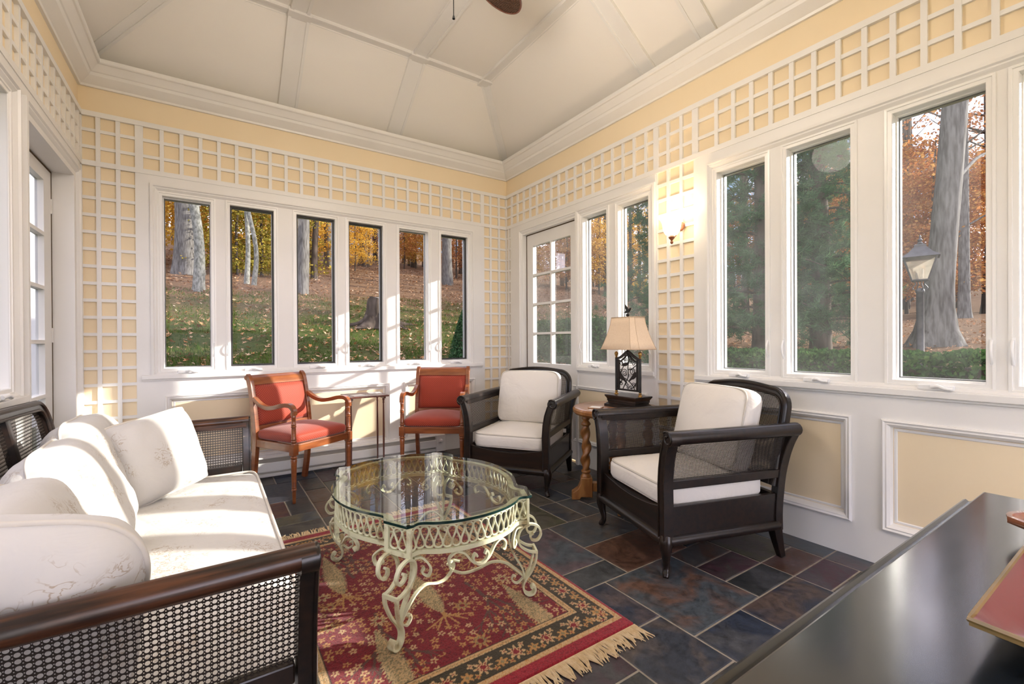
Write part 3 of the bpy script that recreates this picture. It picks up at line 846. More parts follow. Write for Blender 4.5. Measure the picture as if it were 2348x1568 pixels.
# ================================================================== FURNITURE
def sgn_pow(x, e): return math.copysign(abs(x) ** e, x)
def soft_box(mb, w, d, h, e1=0.30, e2=0.22, crown=0.0, nu=64, nv=26, seed=0, wr=0.004, taper=0.0, uv=False, M_=None):
    """cushion: superellipsoid with a crowned top, gently creased; origin at the middle of the bottom"""
    Pn, U = [], []
    for i in range(nv + 1):
        ph = -PI / 2 + PI * i / nv
        row, ur = [], []
        for j in range(nu):
            th = 2 * PI * j / nu
            cx_, sx_ = sgn_pow(math.cos(ph), e1), sgn_pow(math.sin(ph), e1)
            x = w / 2 * cx_ * sgn_pow(math.cos(th), e2); y = d / 2 * cx_ * sgn_pow(math.sin(th), e2); z = h / 2 * sx_
            k = max(0.0, 1 - (2 * x / w) ** 2) * max(0.0, 1 - (2 * y / d) ** 2)
            z += (crown if z > 0 else -crown * 0.15) * k
            x *= 1 + taper * (-y / d)
            nz = mnoise.noise(Vector((x * 6 + seed, y * 6, z * 6))) + 0.5 * mnoise.noise(Vector((x * 17 + seed, y * 17, z * 17)))
            z += wr * nz; x += wr * 0.5 * nz; y += wr * 0.5 * nz
            p = Vector((x, y, z + h / 2))
            row.append(M_ @ p if M_ is not None else p)
            ur.append((x, y + z))
        Pn.append(row); U.append(ur)
    Pt = [list(c) for c in zip(*Pn)]; Ut = [list(c) for c in zip(*U)]
    if uv: Pt.append(Pt[0]); Ut.append(Ut[0])
    mb.grid(Pt, closed_u=not uv, uv=Ut if uv else None)
def seam(w, d, z, e2=0.22, k=1.0, M_=None, n=64):
    o = []
    for j in range(n):
        th = 2 * PI * j / n
        p = Vector((k * w / 2 * sgn_pow(math.cos(th), e2), k * d / 2 * sgn_pow(math.sin(th), e2), z))
        o.append(M_ @ p if M_ is not None else p)
    return o
def pillow(mb, w, h, t, M_, seed=0, n=30, wr=0.006, pinch=0.07, rnd=0.25):
    """knife-edge pillow in its own plane (x across, y up, z thick)"""
    def pt(u, v, s):
        ed = (1 - u ** 4) * (1 - v ** 4)
        x = w / 2 * u * (1 - pinch * (1 - v * v) * abs(u) ** 3) * math.sqrt(1 - rnd * v ** 4 * 0.6); y = h / 2 * v * (1 - pinch * (1 - u * u) * abs(v) ** 3) * math.sqrt(1 - rnd * u ** 4 * 0.6)
        z = s * t / 2 * max(0.0, ed) ** 0.55
        q = mnoise.noise(Vector((x * 7 + seed, y * 7, s))) + 0.6 * mnoise.noise(Vector((x * 16 + seed, y * 16, s)))
        z += s * wr * q * min(1, ed * 3)
        return M_ @ Vector((x, y, z))
    for s in (1, -1):
        mb.grid([[pt(-1 + 2 * i / n, -1 + 2 * j / n, s) for j in range(n + 1)] for i in range(n + 1)])
    rim = []
    for k in range(4 * n):
        q, r_ = divmod(k, n); a = -1 + 2 * r_ / n
        u, v = ((a, -1), (1, a), (-a, 1), (-1, -a))[q]
        rim.append(pt(u, v, 1))
    return rim

# ------------------------------------------------------------------ caned armchairs and settee
def cane_suite(t, W, D, wood, wood2, cane, panels=1, back_h=0.865, k=1.0, dz=0.0):
    hw, yf, yb = W / 2, -D / 2, D / 2
    arm = [(0.0, 0.15), (0.0, 0.30), (-0.002, 0.42), (0.004, 0.50), (0.016, 0.57), (0.034, 0.625 + dz), (0.052, 0.662 + dz)]
    def arm_x(z):
        for (x0, z0), (x1, z1) in zip(arm, arm[1:]):
            if z <= z1: return x0 + (x1 - x0) * (z - z0) / (z1 - z0)
        return arm[-1][0]
    lean = lambda z: yb + 0.005 + max(0, z - 0.30) * 0.20
    for s in (-1, 1):
        # front post flaring out into the scroll of the arm
        mb = MB()
        pts = bez([(s * (hw + x), yf, z) for x, z in arm], 4)
        mb.sweep([(-0.026 * k, -0.021), (0.026 * k, -0.021), (0.030 * k, 0.0), (0.026 * k, 0.021), (-0.026 * k, 0.021)], pts, side=(0, 1, 0))
        c = (hw + 0.050, 0.648 + dz)
        mb.prism([(s * u, v) for u, v in spiral(c, 0.036 * (0.4 + 0.6 * k), 0.036 * (0.4 + 0.6 * k), 0, 2 * PI, 20)[:-1]], lambda u, v, h: (u, h, v), yf - 0.028 * k, yf + 0.026 * k)
        sp = spiral(c, 0.036 * (0.4 + 0.6 * k), 0.010, PI * 0.75, -PI * 1.6, 22)
        mb.tube([(s * u, yf - 0.028 * k, v) for u, v in sp], 0.006 * k, 6)
        mb.tube([(s * (hw + x) - s * 0.021, yf - 0.026 * k, z) for x, z in arm], 0.005, 6)
        mb.tube([(s * (hw + x) + s * 0.021, yf - 0.026 * k, z) for x, z in arm[:-1]], 0.005, 6)
        mb.build('front_post', wood, t, smooth=35)
        # rolled arm rail running back past the rear post
        mb = MB()
        rail = [(math.cos(2 * PI * j / 14) * 0.036 * (0.4 + 0.6 * k), math.sin(2 * PI * j / 14) * 0.033 * (0.3 + 0.7 * k)) for j in range(14)]
        y_end = lean(0.66) + 0.035
        mb.sweep(rail, [(s * (hw + 0.048), yf - 0.02 * k + (y_end - yf) * j / 8, 0.650 + dz + 0.008 * (1 - k)) for j in range(9)], side=(1, 0, 0))
        mb.box(s * (hw + 0.022) - 0.012, s * (hw + 0.022) + 0.012, yf, lean(0.6), 0.618 + dz, 0.645 + dz)
        mb.build('arm_rail', wood2, t, smooth=40)
        # lower arm rail
        mb = MB(); mb.box(s * hw - 0.014, s * hw + 0.014, yf + 0.02, yb + 0.03, 0.402, 0.444); mb.build('side_rail', wood, t, smooth=0, bevel=0.004)
        # cane of the side
        mb = MB()
        zs = [0.443 + (0.63 + dz - 0.443) * j / 8 for j in range(9)]
        ys = [(yf + 0.01) + (lean(0.55) - yf - 0.02) * j / 6 for j in range(7)]
        ln, acc = [], 0
        for j, z in enumerate(zs):
            if j: acc += math.hypot(arm_x(z) - arm_x(zs[j - 1]), z - zs[j - 1])
            ln.append(acc)
        mb.grid([[(s * (hw + arm_x(z)), y, z) for y in ys] for z in zs], uv=[[(y, l) for y in ys] for l in ln])
        mb.build('side_cane', cane, t, smooth=60)
        # apron of the side and its half-round moulding
        mb = MB(); mb.box(s * hw - 0.012, s * hw + 0.012, yf, yb, 0.185, 0.325); mb.build('side_apron', wood, t, smooth=0, bevel=0.003)
        mb = MB()
        hr = [(math.cos(2 * PI * j / 14) * 0.030, math.sin(2 * PI * j / 14) * 0.026) for j in range(14)]
        mb.sweep(hr, [(s * (hw + 0.004), yf - 0.01, 0.166), (s * (hw + 0.004), yb + 0.012, 0.166)], side=(1, 0, 0))
        mb.build('side_moulding', wood2, t, smooth=40)
        # rear post: raked leg, then leaning stile that flares to the arm
        mb = MB()
        pts = bez([(s * hw, yb + 0.045, 0.0), (s * hw, yb + 0.022, 0.08), (s * hw, yb, 0.17)], 6)
        mb.sweep([(-0.021, -0.021), (0.021, -0.021), (0.021, 0.021), (-0.021, 0.021)], pts, side=(1, 0, 0), scale=[0.72 + 0.5 * j / 12 for j in range(13)])
        mb.build('rear_leg', wood, t, smooth=35, bevel=0.003)
        mb = MB()
        pts = bez([(s * (hw + arm_x(z)), lean(z) + 0.012, z) for z in (0.14, 0.25, 0.40, 0.50, 0.58, 0.645)], 4)
        mb.sweep([(-0.020, -0.022), (0.020, -0.022), (0.020, 0.022), (-0.020, 0.022)], pts, side=(1, 0, 0))
        mb.build('rear_post', wood, t, smooth=35, bevel=0.003)
        # cabriole front leg
        mb = MB()
        d = Vector((s * 0.7, -0.7, 0))
        base = Vector((s * hw, yf, 0))
        prof = [(0.000, 0.185, 0.030), (0.010, 0.160, 0.032), (0.013, 0.130, 0.027), (0.006, 0.090, 0.020), (-0.002, 0.055, 0.0155), (0.000, 0.030, 0.015), (0.012, 0.012, 0.0165), (0.022, 0.003, 0.012)]
        pts = bez([base + d * o + Vector((0, 0, z)) for o, z, _ in prof], 4)
        rad = np.interp(np.linspace(0, 7, len(pts)), range(8), [p[2] for p in prof])
        mb.tube(pts, list(rad), 10)
        mb.build('front_leg', wood, t, smooth=50)
    # front apron, dipping in the middle, and its moulding
    mb = MB()
    n = 24
    top = [(-hw + 0.0 + (W) * k / n, 0.325 - 0.040 * math.sin(PI * k / n) ** 0.8) for k in range(n + 1)]
    mb.prism([(-hw, 0.185)] + [(hw, 0.185)] + top[::-1], lambda u, v, h: (u, h, v), yf - 0.006, yf + 0.018)
    mb.build('front_apron', wood, t, smooth=30, bevel=0.002)
    mb = MB()
    hr = [(math.cos(a) * 0.026, math.sin(a) * 0.030) for a in [2 * PI * k / 14 for k in range(14)]]
    mb.sweep(hr, [(-hw, yf - 0.004, 0.166), (hw, yf - 0.004, 0.166)], side=(0, 0, 1))
    mb.build('front_moulding', wood2, t, smooth=40)
    mb = MB(); mb.box(-hw, hw, yb - 0.012, yb + 0.014, 0.16, 0.325); mb.box(-hw, hw, yf + 0.01, yb, 0.285, 0.300); mb.build('seat_frame', wood, t, smooth=0)
    # back: moulded frame with rounded shoulders round the cane
    bw, z0 = hw + 0.008, 0.36
    f = lambda u, v, h: Vector((u, lean(v) - 0.2 * 0 + h, v))
    def outline(ins, k=10):
        r_ = 0.105 - ins
        x, zt = bw - ins, back_h - ins
        o = [(-x, z0)]
        for q in range(k + 1):
            a = PI - (PI / 2) * q / k
            o.append((-x + r_ + r_ * math.cos(a), zt - 0.018 - r_ + r_ * math.sin(a)))
        m_ = 14
        for q in range(1, m_):
            tt = q / m_
            o.append((-x + r_ + (2 * x - 2 * r_) * tt, zt - 0.018 + 0.018 * math.sin(PI * tt)))
        for q in range(k + 1):
            a = PI / 2 - (PI / 2) * q / k
            o.append((x - r_ + r_ * math.cos(a), zt - 0.018 - r_ + r_ * math.sin(a)))
        o.append((x, z0))
        return o
    nrm = (0, -1, 0.2)
    mb = MB()
    mb.sweep([(-0.016, -0.020), (0.014, -0.022), (0.020, 0.0), (0.014, 0.022), (-0.016, 0.020)], [f(u, v, 0) for u, v in outline(0.022)], side=nrm)
    mb.tube([f(u, v, -0.017) for u, v in outline(0.010)], 0.010, 8)
    mb.tube([f(u, v, -0.016) for u, v in outline(0.040)], 0.006, 8)
    mb.sweep([(-0.016, -0.02), (0.016, -0.02), (0.016, 0.02), (-0.016, 0.02)], [f(-bw, z0 + 0.015, 0), f(bw, z0 + 0.015, 0)], side=nrm)
    mb.build('back_frame', wood, t, smooth=40)
    if panels > 1:
        for k in range(1, panels):
            x = -bw + 2 * bw * k / panels
            mb = MB(); mb.sweep([(-0.014, -0.022), (0.014, -0.022), (0.018, 0.0), (0.014, 0.022), (-0.014, 0.022)], [f(x, z0, 0), f(x, back_h - 0.03, 0)], side=nrm)
            mb.build('back_stile', wood, t, smooth=40)
    mb = MB()
    ol = outline(0.040)
    mb.add([f(u, v, 0.0) for u, v in ol], [tuple(range(len(ol)))], [tuple((u, v * 1.02) for u, v in ol)])
    mb.build('back_cane', cane, t, smooth=0)

def make_armchair():
    t = empty('armchair')
    W, D = 0.61, 0.63
    cane_suite(t, W, D, M['darkwood'], M['darkwood'], M['cane_fine'])
    mb = MB(); Mx = Matrix.Translation((0, -0.008, 0.296))
    soft_box(mb, W - 0.035, 0.60, 0.115, crown=0.030, seed=3, M_=Mx, e1=0.36)
    c = mb.build('seat_cushion', M['canvas'], t, smooth=180)
    mb = MB()
    for z in (0.104, 0.016): mb.tube(seam(W - 0.035, 0.60, z, k=0.965, M_=Mx), 0.0055, 6, closed=True)
    mb.build('piping', M['piping'], c, smooth=180)
    Mb = Matrix.Translation((0.0, 0.212, 0.628)) @ Matrix.Rotation(R(-14), 4, 'X') @ Matrix.Rotation(PI / 2, 4, 'X') @ Matrix.Translation((0, 0, -0.065))
    mb = MB()
    soft_box(mb, 0.525, 0.435, 0.13, crown=0.040, seed=8, M_=Mb, wr=0.006, e1=0.45, e2=0.24)
    c = mb.build('back_cushion', M['canvas'], t, smooth=180)
    mb = MB()
    for z in (0.112, 0.018): mb.tube(seam(0.525, 0.435, z, k=0.95, M_=Mb, e2=0.24), 0.0055, 6, closed=True)
    mb.build('piping', M['piping'], c, smooth=180)
    return t
a1 = make_armchair()
tag(a1, 'dark caned armchair with off-white cushions nearest the camera, beside the twisted-leg round table', 'armchair', 'caned armchairs with white cushions')
a1.location = (2.147, 1.545, 0); a1.rotation_euler = (0, 0, R(-107.2))
dup(a1, (2.047, 2.94, 0), R(-54.8), 'dark caned armchair with off-white cushions in the corner by the glazed door')

# settee against the left wall
st = tag(empty('settee', (-0.177, 1.918, 0), R(90)), 'long dark wood settee with caned arms and cream toile cushions along the left wall', 'sofa')
SW, SD = 1.785, 0.675
cane_suite(st, SW, SD, M['darkwood'], M['brownwood'], M['cane_wide'], panels=4, back_h=0.87, k=0.60, dz=0.018)
mb = MB(); Mx = Matrix.Translation((0, -0.062, 0.296))
soft_box(mb, SW - 0.03, 0.64, 0.125, crown=0.022, seed=5, M_=Mx, nu=120, nv=30, wr=0.006, e1=0.33, e2=0.12)
c = mb.build('seat_cushion', M['toile'], st, smooth=180)
mb = MB()
for z in (0.112, 0.016): mb.tube(seam(SW - 0.03, 0.64, z, k=0.985, M_=Mx, e2=0.12, n=120), 0.006, 6, closed=True)
mb.build('piping', M['piping'], c, smooth=180)

def throw(name, label, group, w, h, t_, loc, right, up, seed, mat='toile', wr=0.007, rnd=0.25):
    """pillow with its x axis along right and its y axis along up"""
    x = Vector(right).normalized(); y = Vector(up); y = (y - x * y.dot(x)).normalized(); z = x.cross(y)
    Mx = Matrix((x, y, z)).transposed().to_4x4()
    mb = MB(); rim = pillow(mb, w, h, t_, Mx, seed, wr=wr, rnd=rnd)
    o = mb.build(name, M[mat], None, smooth=180, loc=loc)
    tag(o, label, 'cushion', group)
    m2 = MB(); m2.tube(rim, 0.0055, 6, closed=True); m2.build('piping', M['piping'], o, smooth=180)
    return o
gb = 'loose toile cushions along the settee back'
throw('back_cushion', 'cream toile back cushion at the window end of the settee, behind the square pillow', gb, 0.58, 0.44, 0.20, (-0.385, 2.46, 0.60), (0.04, 1, 0), (-0.36, 0, 1), 1, rnd=0.75, wr=0.010)
throw('back_cushion', 'sunlit cream toile back cushion in the middle of the settee', gb, 0.60, 0.43, 0.22, (-0.355, 1.96, 0.59), (-0.03, 1, 0), (-0.42, 0, 1), 5, rnd=0.75, wr=0.010)
throw('back_cushion', 'cream toile back cushion at the near end of the settee, cut by the left edge', gb, 0.56, 0.42, 0.22, (-0.35, 1.46, 0.575), (0.0, 1, 0.02), (-0.45, 0, 1), 9, rnd=0.75, wr=0.010)
gp = 'square toile throw pillows'
throw('throw_pillow', 'square cream toile pillow leaning on the far caned arm of the settee', gp, 0.365, 0.365, 0.15, (-0.185, 2.475, 0.612), (0.719, 0.684, 0.121), (-0.287, 0.133, 0.949), 13)
throw('throw_pillow', 'pale shaded toile pillow leaning inside the near caned arm of the settee', gp, 0.46, 0.46, 0.19, (-0.325, 1.135, 0.600), (-1, 0.10, 0.16), (0.16, -0.28, 1), 17, wr=0.014, rnd=0.6)

# ------------------------------------------------------------------ red upholstered armchairs
def make_red_chair():
    t = empty('dining_armchair')
    wf, wr_, yf = 0.245, 0.228, -0.23
    ch = M['cherry']
    for s in (-1, 1):
        T = Matrix.Translation((s * wf, yf, 0))
        mb = MB()
        mb.lathe([(0.0095, 0.0), (0.0105, 0.004), (0.0125, 0.085), (0.0165, 0.090), (0.0165, 0.097), (0.0135, 0.102), (0.0165, 0.108), (0.0145, 0.114), (0.0185, 0.27), (0.0205, 0.295), (0.017, 0.302), (0.022, 0.308), (0.022, 0.314), (0.017, 0.320), (0.019, 0.328)], 18, T)
        mb.box(s * wf - 0.021, s * wf + 0.021, yf - 0.021, yf + 0.021, 0.327, 0.402)
        mb.build('front_leg', ch, t, smooth=35, bevel=0.002)
        mb = MB()
        mb.lathe([(0.018, 0.400), (0.013, 0.408), (0.018, 0.416), (0.018, 0.422), (0.014, 0.428), (0.018, 0.436), (0.0155, 0.444), (0.0145, 0.50), (0.0135, 0.514), (0.017, 0.518), (0.017, 0.524), (0.014, 0.528), (0.017, 0.534), (0.0135, 0.542), (0.0130, 0.580), (0.016, 0.586), (0.014, 0.594), (0.014, 0.604)], 16, T)
        mb.build('arm_support', ch, t, smooth=35)
        mb = MB()
        pts = bez([(s * wf, yf - 0.004, 0.598), (s * wf, yf - 0.002, 0.632), (s * wf, yf + 0.030, 0.660), (s * wf, yf + 0.10, 0.660), (s * (wf - 0.002), yf + 0.19, 0.640), (s * (wf - 0.006), yf + 0.27, 0.632), (s * (wf - 0.012), yf + 0.35, 0.650), (s * (wf - 0.016), yf + 0.42, 0.690)], 5)
        mb.sweep([(-0.015, -0.014), (0.015, -0.014), (0.017, 0.0), (0.015, 0.014), (-0.015, 0.014), (-0.017, 0)], pts, side=(1, 0, 0))
        mb.build('arm', ch, t, smooth=35)
        mb = MB()
        pts = bez([(s * wr_, 0.232, 0.0), (s * wr_, 0.205, 0.15), (s * wr_, 0.183, 0.33), (s * wr_, 0.180, 0.42), (s * wr_, 0.192, 0.55), (s * wr_, 0.212, 0.68), (s * wr_, 0.232, 0.78), (s * wr_, 0.250, 0.83), (s * wr_, 0.272, 0.848)], 4)
        mb.sweep([(-0.015, -0.020), (0.015, -0.020), (0.015, 0.020), (-0.015, 0.020)], pts, side=(1, 0, 0))
        mb.prism(spiral((0.268, 0.836), 0.016, 0.016, 0, 2 * PI, 14)[:-1], lambda u, v, h: (h, u, v), s * wr_ - 0.016, s * wr_ + 0.016)
        mb.build('rear_leg', ch, t, smooth=35, bevel=0.002)
        mb = MB()
        mb.bar([(s * wf, yf + 0.02, 0.372), (s * wr_, 0.175, 0.372)], 0.022, 0.052, side=(1, 0, 0)); mb.build('side_rail', ch, t, smooth=0, bevel=0.002)
    mb = MB(); mb.box(-wf + 0.02, wf - 0.02, yf - 0.012, yf + 0.010, 0.346, 0.398); mb.tube([(-wf + 0.02, yf - 0.013, 0.391), (wf - 0.02, yf - 0.013, 0.391)], 0.003, 6); mb.build('front_rail', ch, t, smooth=0, bevel=0.002)
    mb = MB(); mb.box(-wr_ + 0.01, wr_ - 0.01, 0.168, 0.190, 0.346, 0.398); mb.build('back_seat_rail', ch, t, smooth=0)
    def back_y(z): return float(np.interp(z, [0.42, 0.55, 0.68, 0.78, 0.83, 0.848], [0.180, 0.192, 0.212, 0.232, 0.250, 0.272]))
    mb = MB()
    mb.prism([(back_y(0.785) - 0.017, 0.785), (back_y(0.83) - 0.016, 0.825), (0.256, 0.846), (0.275, 0.853), (0.284, 0.838), (0.268, 0.822), (back_y(0.80) + 0.012, 0.80), (back_y(0.785) + 0.01, 0.785)], lambda u, v, h: (h, u, v), -wr_, wr_)
    mb.build('top_rail', ch, t, smooth=40)
    mb = MB(); mb.prism([(back_y(0.46) - 0.014, 0.460), (back_y(0.49) - 0.014, 0.490), (back_y(0.49) + 0.012, 0.490), (back_y(0.46) + 0.012, 0.460)], lambda u, v, h: (h, u, v), -wr_ + 0.012, wr_ - 0.012); mb.build('back_rail', ch, t, smooth=0, bevel=0.002)
    # upholstery
    mb = MB()
    Pn, U = [], []
    n = 22
    for i in range(n + 1):
        row, ur = [], []
        for j in range(n + 1):
            u, v = -1 + 2 * i / n, -1 + 2 * j / n
            z = 0.638 + v * 0.147; x = u * (wr_ - 0.014)
            b = ((1 - u ** 6) * (1 - v ** 6)) ** 0.5
            row.append((x, back_y(z) - 0.004 - 0.030 * b, z)); ur.append((x, z))
        Pn.append(row); U.append(ur)
    mb.grid(Pn, uv=U)
    mb.grid([[(p[0], back_y(p[2]) + 0.012, p[2]) for p in r_] for r_ in Pn[::11]], uv=[r_ for r_ in U[::11]])
    mb.build('backrest', M['red'], t, smooth=60)
    mb = MB()
    soft_box(mb, 0.475, 0.425, 0.085, crown=0.032, seed=2, wr=0.0, taper=0.06, uv=True, M_=Matrix.Translation((0, -0.024, 0.388)), e1=0.5, e2=0.2)
    mb.build('seat', M['red'], t, smooth=180)
    return t
r1 = make_red_chair()
tag(r1, 'cherry armchair in dotted rust red fabric, sunlit, beside the far end of the settee', 'chair', 'red upholstered open armchairs')
r1.location = (0.560, 3.690, 0); r1.rotation_euler = (0, 0, R(31))
dup(r1, (1.632, 3.60, 0), R(-36.4), 'cherry armchair in dotted rust red fabric between the small stand and the corner armchair')

# ------------------------------------------------------------------ small mahogany stand between the red chairs
def make_stand():
    t = tag(empty('side_table', (1.095, 3.905, 0)), 'narrow mahogany side table on thin spindle legs under the back window', 'side table')
    mb = MB(); mb.box(-0.165, 0.165, -0.148, 0.148, 0.630, 0.645); o = mb.build('tabletop', M['mahogany'], t, smooth=0, bevel=0.004)
    for s in (-1, 1):
        for q in (-1, 1):
            mb = MB(); mb.lathe([(0.009, 0.0), (0.009, 0.05), (0.006, 0.06), (0.0085, 0.30), (0.006, 0.57), (0.009, 0.578), (0.006, 0.586), (0.010, 0.60), (0.010, 0.615)], 12, Matrix.Translation((s * 0.135, q * 0.085, 0.0)))
            mb.build('leg', M['mahogany'], t, smooth=40)
        mb = MB(); mb.box(s * 0.135 - 0.010, s * 0.135 + 0.010, -0.120, 0.120, 0.612, 0.631); mb.build('bearer', M['mahogany'], t, smooth=0, bevel=0.003)
        mb = MB(); mb.prism([(-0.13, 0.0), (0.13, 0.0), (0.12, 0.018), (0.0, 0.026), (-0.12, 0.018)], lambda u, v, h: (h, u, v), s * 0.135 - 0.011, s * 0.135 + 0.011); mb.build('foot_bar', M['mahogany'], t, smooth=0)
make_stand()
for dx, dy, lb, a in ((-0.075, -0.06, 'white paper coaster at the left end of the narrow mahogany table', 0.2), (0.095, 0.035, 'white paper coaster with a dark spot at the right end of the narrow mahogany table', -0.1)):
    mb = MB(); mb.obox((0, 0, 0.002), (0.105, 0.095, 0.004), Matrix.Rotation(a, 3, 'Z'))
    o = mb.build('coaster', M['paper'], None, smooth=0, loc=(1.095 + dx, 3.905 + dy, 0.6452)); tag(o, lb, 'coaster', 'coasters')
    if dx > 0:
        m2 = MB(); m2.lathe([(0.010, 0.0041), (0.010, 0.0046), (0.0, 0.0046)], 12); m2.build('printed_motif', M['mahogany'], o)

# ------------------------------------------------------------------ cream iron coffee table with a glass top
def make_coffee():
    t = tag(empty('coffee_table', (0.822, 1.952, 0.009), R(1.4)), 'cream scrolled iron coffee table with a shaped glass top standing on the rug', 'coffee table')
    ir = M['cream_iron']
    q = [(0.262, 0.442), (0.232, 0.428), (0.205, 0.432), (0.160, 0.462), (0.105, 0.484), (0.05, 0.494), (0.0, 0.497)]
    lq = [(0.308, 0.345), (0.294, 0.312), (0.299, 0.282), (0.332, 0.225), (0.366, 0.150), (0.384, 0.075), (0.390, 0.0)]
    def side_end(sy):          # from left corner to right corner
        a = [(-x, sy * y) for x, y in q] + [(x, sy * y) for x, y in q[::-1][1:]]
        return [tuple(p[:2]) for p in bez([(x, y, 0) for x, y in a], 4)]
    def side_long(sx):
        a = [(sx * x, -y) for x, y in lq] + [(sx * x, y) for x, y in lq[::-1][1:]]
        return [tuple(p[:2]) for p in bez([(x, y, 0) for x, y in a], 4)]
    sides = {'e0': side_end(-1), 'l1': side_long(1), 'e1': side_end(1)[::-1], 'l0': side_long(-1)[::-1]}
    loop = sides['e0'] + sides['l1'] + sides['e1'] + sides['l0']
    def off(poly, d):
        o = []
        n = len(poly)
        for i in range(n):
            a, b, c = Vector((*poly[i - 1], 0)), Vector((*poly[i], 0)), Vector((*poly[(i + 1) % n], 0))
            tt = (c - a).normalized(); nn = Vector((tt.y, -tt.x, 0))
            o.append((b.x + nn.x * d, b.y + nn.y * d))
        return o
    # glass
    mb = MB(); g = off(loop, 0.012); gz = 0.440
    mb.add([(x, y, gz + 0.010) for x, y in g], [tuple(range(len(g)))])
    go = mb.build('glass_top', M['table_glass'], t, smooth=0)
    mb = MB(); mb.grid([[(x, y, gz), (x, y, gz + 0.0098)] for x, y in g], closed_u=True); mb.build('glass_edge', M['glass_edge'], go, smooth=60)
    # rails
    def flat_ring(z, w, h):
        mb = MB()
        a, b = off(loop, -w), off(loop, 0.0)
        mb.grid([[(*p, z), (*q_, z), (*q_, z + h), (*p, z + h)] for p, q_ in zip(a, b)], closed_u=True, closed_v=True)
        return mb
    flat_ring(0.430, 0.024, 0.009).build('top_rail', ir, t, smooth=40)
    flat_ring(0.330, 0.012, 0.016).build('bottom_rail', ir, t, smooth=40)
    # looped wire frieze, one length to each side, and a short length on each cut corner
    def frieze(poly, name='wire_frieze'):
        P2 = [Vector((*p, 0)) for p in poly]
        L_ = [0]
        for a, b in zip(P2, P2[1:]): L_.append(L_[-1] + (b - a).length)
        tot = L_[-1]
        n = max(2, round(tot / 0.034))
        per = tot / n
        pts = []
        N_ = n * 20
        for k in range(N_ + 1):
            ph = 2 * PI * n * k / N_
            s_ = per * ph / (2 * PI) + 0.30 * per * math.sin(2 * ph) * 1.15
            s_ = min(max(s_, 0), tot)
            z = 0.388 + 0.038 * math.cos(ph)
            x = float(np.interp(s_, L_, [p.x for p in P2])); y = float(np.interp(s_, L_, [p.y for p in P2]))
            pts.append((x * 0.982, y * 0.985, z))
        mb = MB(); mb.tube(pts, 0.0042, 6); mb.build(name, ir, t, smooth=60)
    for k in sides: frieze(sides[k])
    cs = [('e0', 'l1', 1, -1), ('l1', 'e1', 1, 1), ('e1', 'l0', -1, 1), ('l0', 'e0', -1, -1)]
    for a, b, sx, sy in cs:
        p, q_ = Vector((*sides[a][-1], 0)), Vector((*sides[b][0], 0))
        frieze([tuple((p * 0.88 + q_ * 0.12)[:2]), tuple((p * 0.12 + q_ * 0.88)[:2])], 'corner_frieze')
        for w in (p, q_):
            mb = MB(); mb.bar([(w.x * .988, w.y * .988, 0.332), (w.x * .988, w.y * .988, 0.435)], 0.020, 0.010, side=q_ - p); mb.build('corner_post', ir, t, smooth=0, bevel=0.001)
        # the leg: twin bars that scroll, kick out to a knee and curl at the foot
        o = (p + q_) / 2; tn_ = (q_ - p).normalized(); out = Vector((o.x, o.y, 0)); out = Vector((tn_.y, -tn_.x, 0)); out = out if out.dot(o) > 0 else -out
        V = lambda u, z, l=0: o + out * (u - 0.014) + tn_ * l + Vector((0, 0, z))
        lower = [(0.050, 0.200), (0.047, 0.165), (0.030, 0.115), (0.008, 0.080), (-0.002, 0.050), (0.004, 0.022), (0.024, 0.009), (0.044, 0.016), (0.050, 0.034), (0.040, 0.045), (0.031, 0.036)]
        upper = [(0.050, 0.200), (0.015, 0.208), (-0.018, 0.232), (-0.030, 0.268), (-0.018, 0.308), (0.016, 0.328), (0.052, 0.316), (0.066, 0.284), (0.052, 0.256), (0.028, 0.258), (0.022, 0.278), (0.034, 0.286)]
        mb = MB()
        for l, cv in ((-0.030, 1), (0.030, 1)):
            up = bez([V(u, z, l * (1 + 0.5 * max(0, z - 0.2) / 0.1)) for u, z in upper], 5)
            lo = bez([V(u, z, l * min(1, max(0.22, (z - 0.03) / 0.15))) for u, z in lower], 5)
            mb.bar(up, 0.015, 0.008, side=tn_); mb.bar(lo, 0.015, 0.008, side=tn_)
        mb.bar([V(0.050, 0.200, -0.036), V(0.050, 0.200, 0.036)], 0.014, 0.009, side=(0, 0, 1))
        mb.bar(bez([V(-0.03, 0.335, 0), V(-0.062, 0.27, 0), V(-0.05, 0.20, 0), V(-0.005, 0.12, 0), V(0.002, 0.07, 0)], 5), 0.020, 0.007, side=tn_)
        mb.build('leg', ir, t, smooth=40)
        mb = MB()
        br = [V(0.002, 0.085), V(-0.022, 0.110), V(-0.075, 0.150), V(-0.135, 0.160), V(-0.20, 0.135), V(-0.26, 0.125), V(-0.31, 0.150), V(-0.30, 0.180), V(-0.27, 0.175)]
        mb.bar(bez(br, 5), 0.013, 0.007, side=tn_)
        mb.bar(bez([V(0.0, 0.085), V(-0.028, 0.062), V(-0.050, 0.075), V(-0.046, 0.094), V(-0.034, 0.090)], 5), 0.013, 0.006, side=tn_)
        mb.build('leg_brace', ir, t, smooth=40)
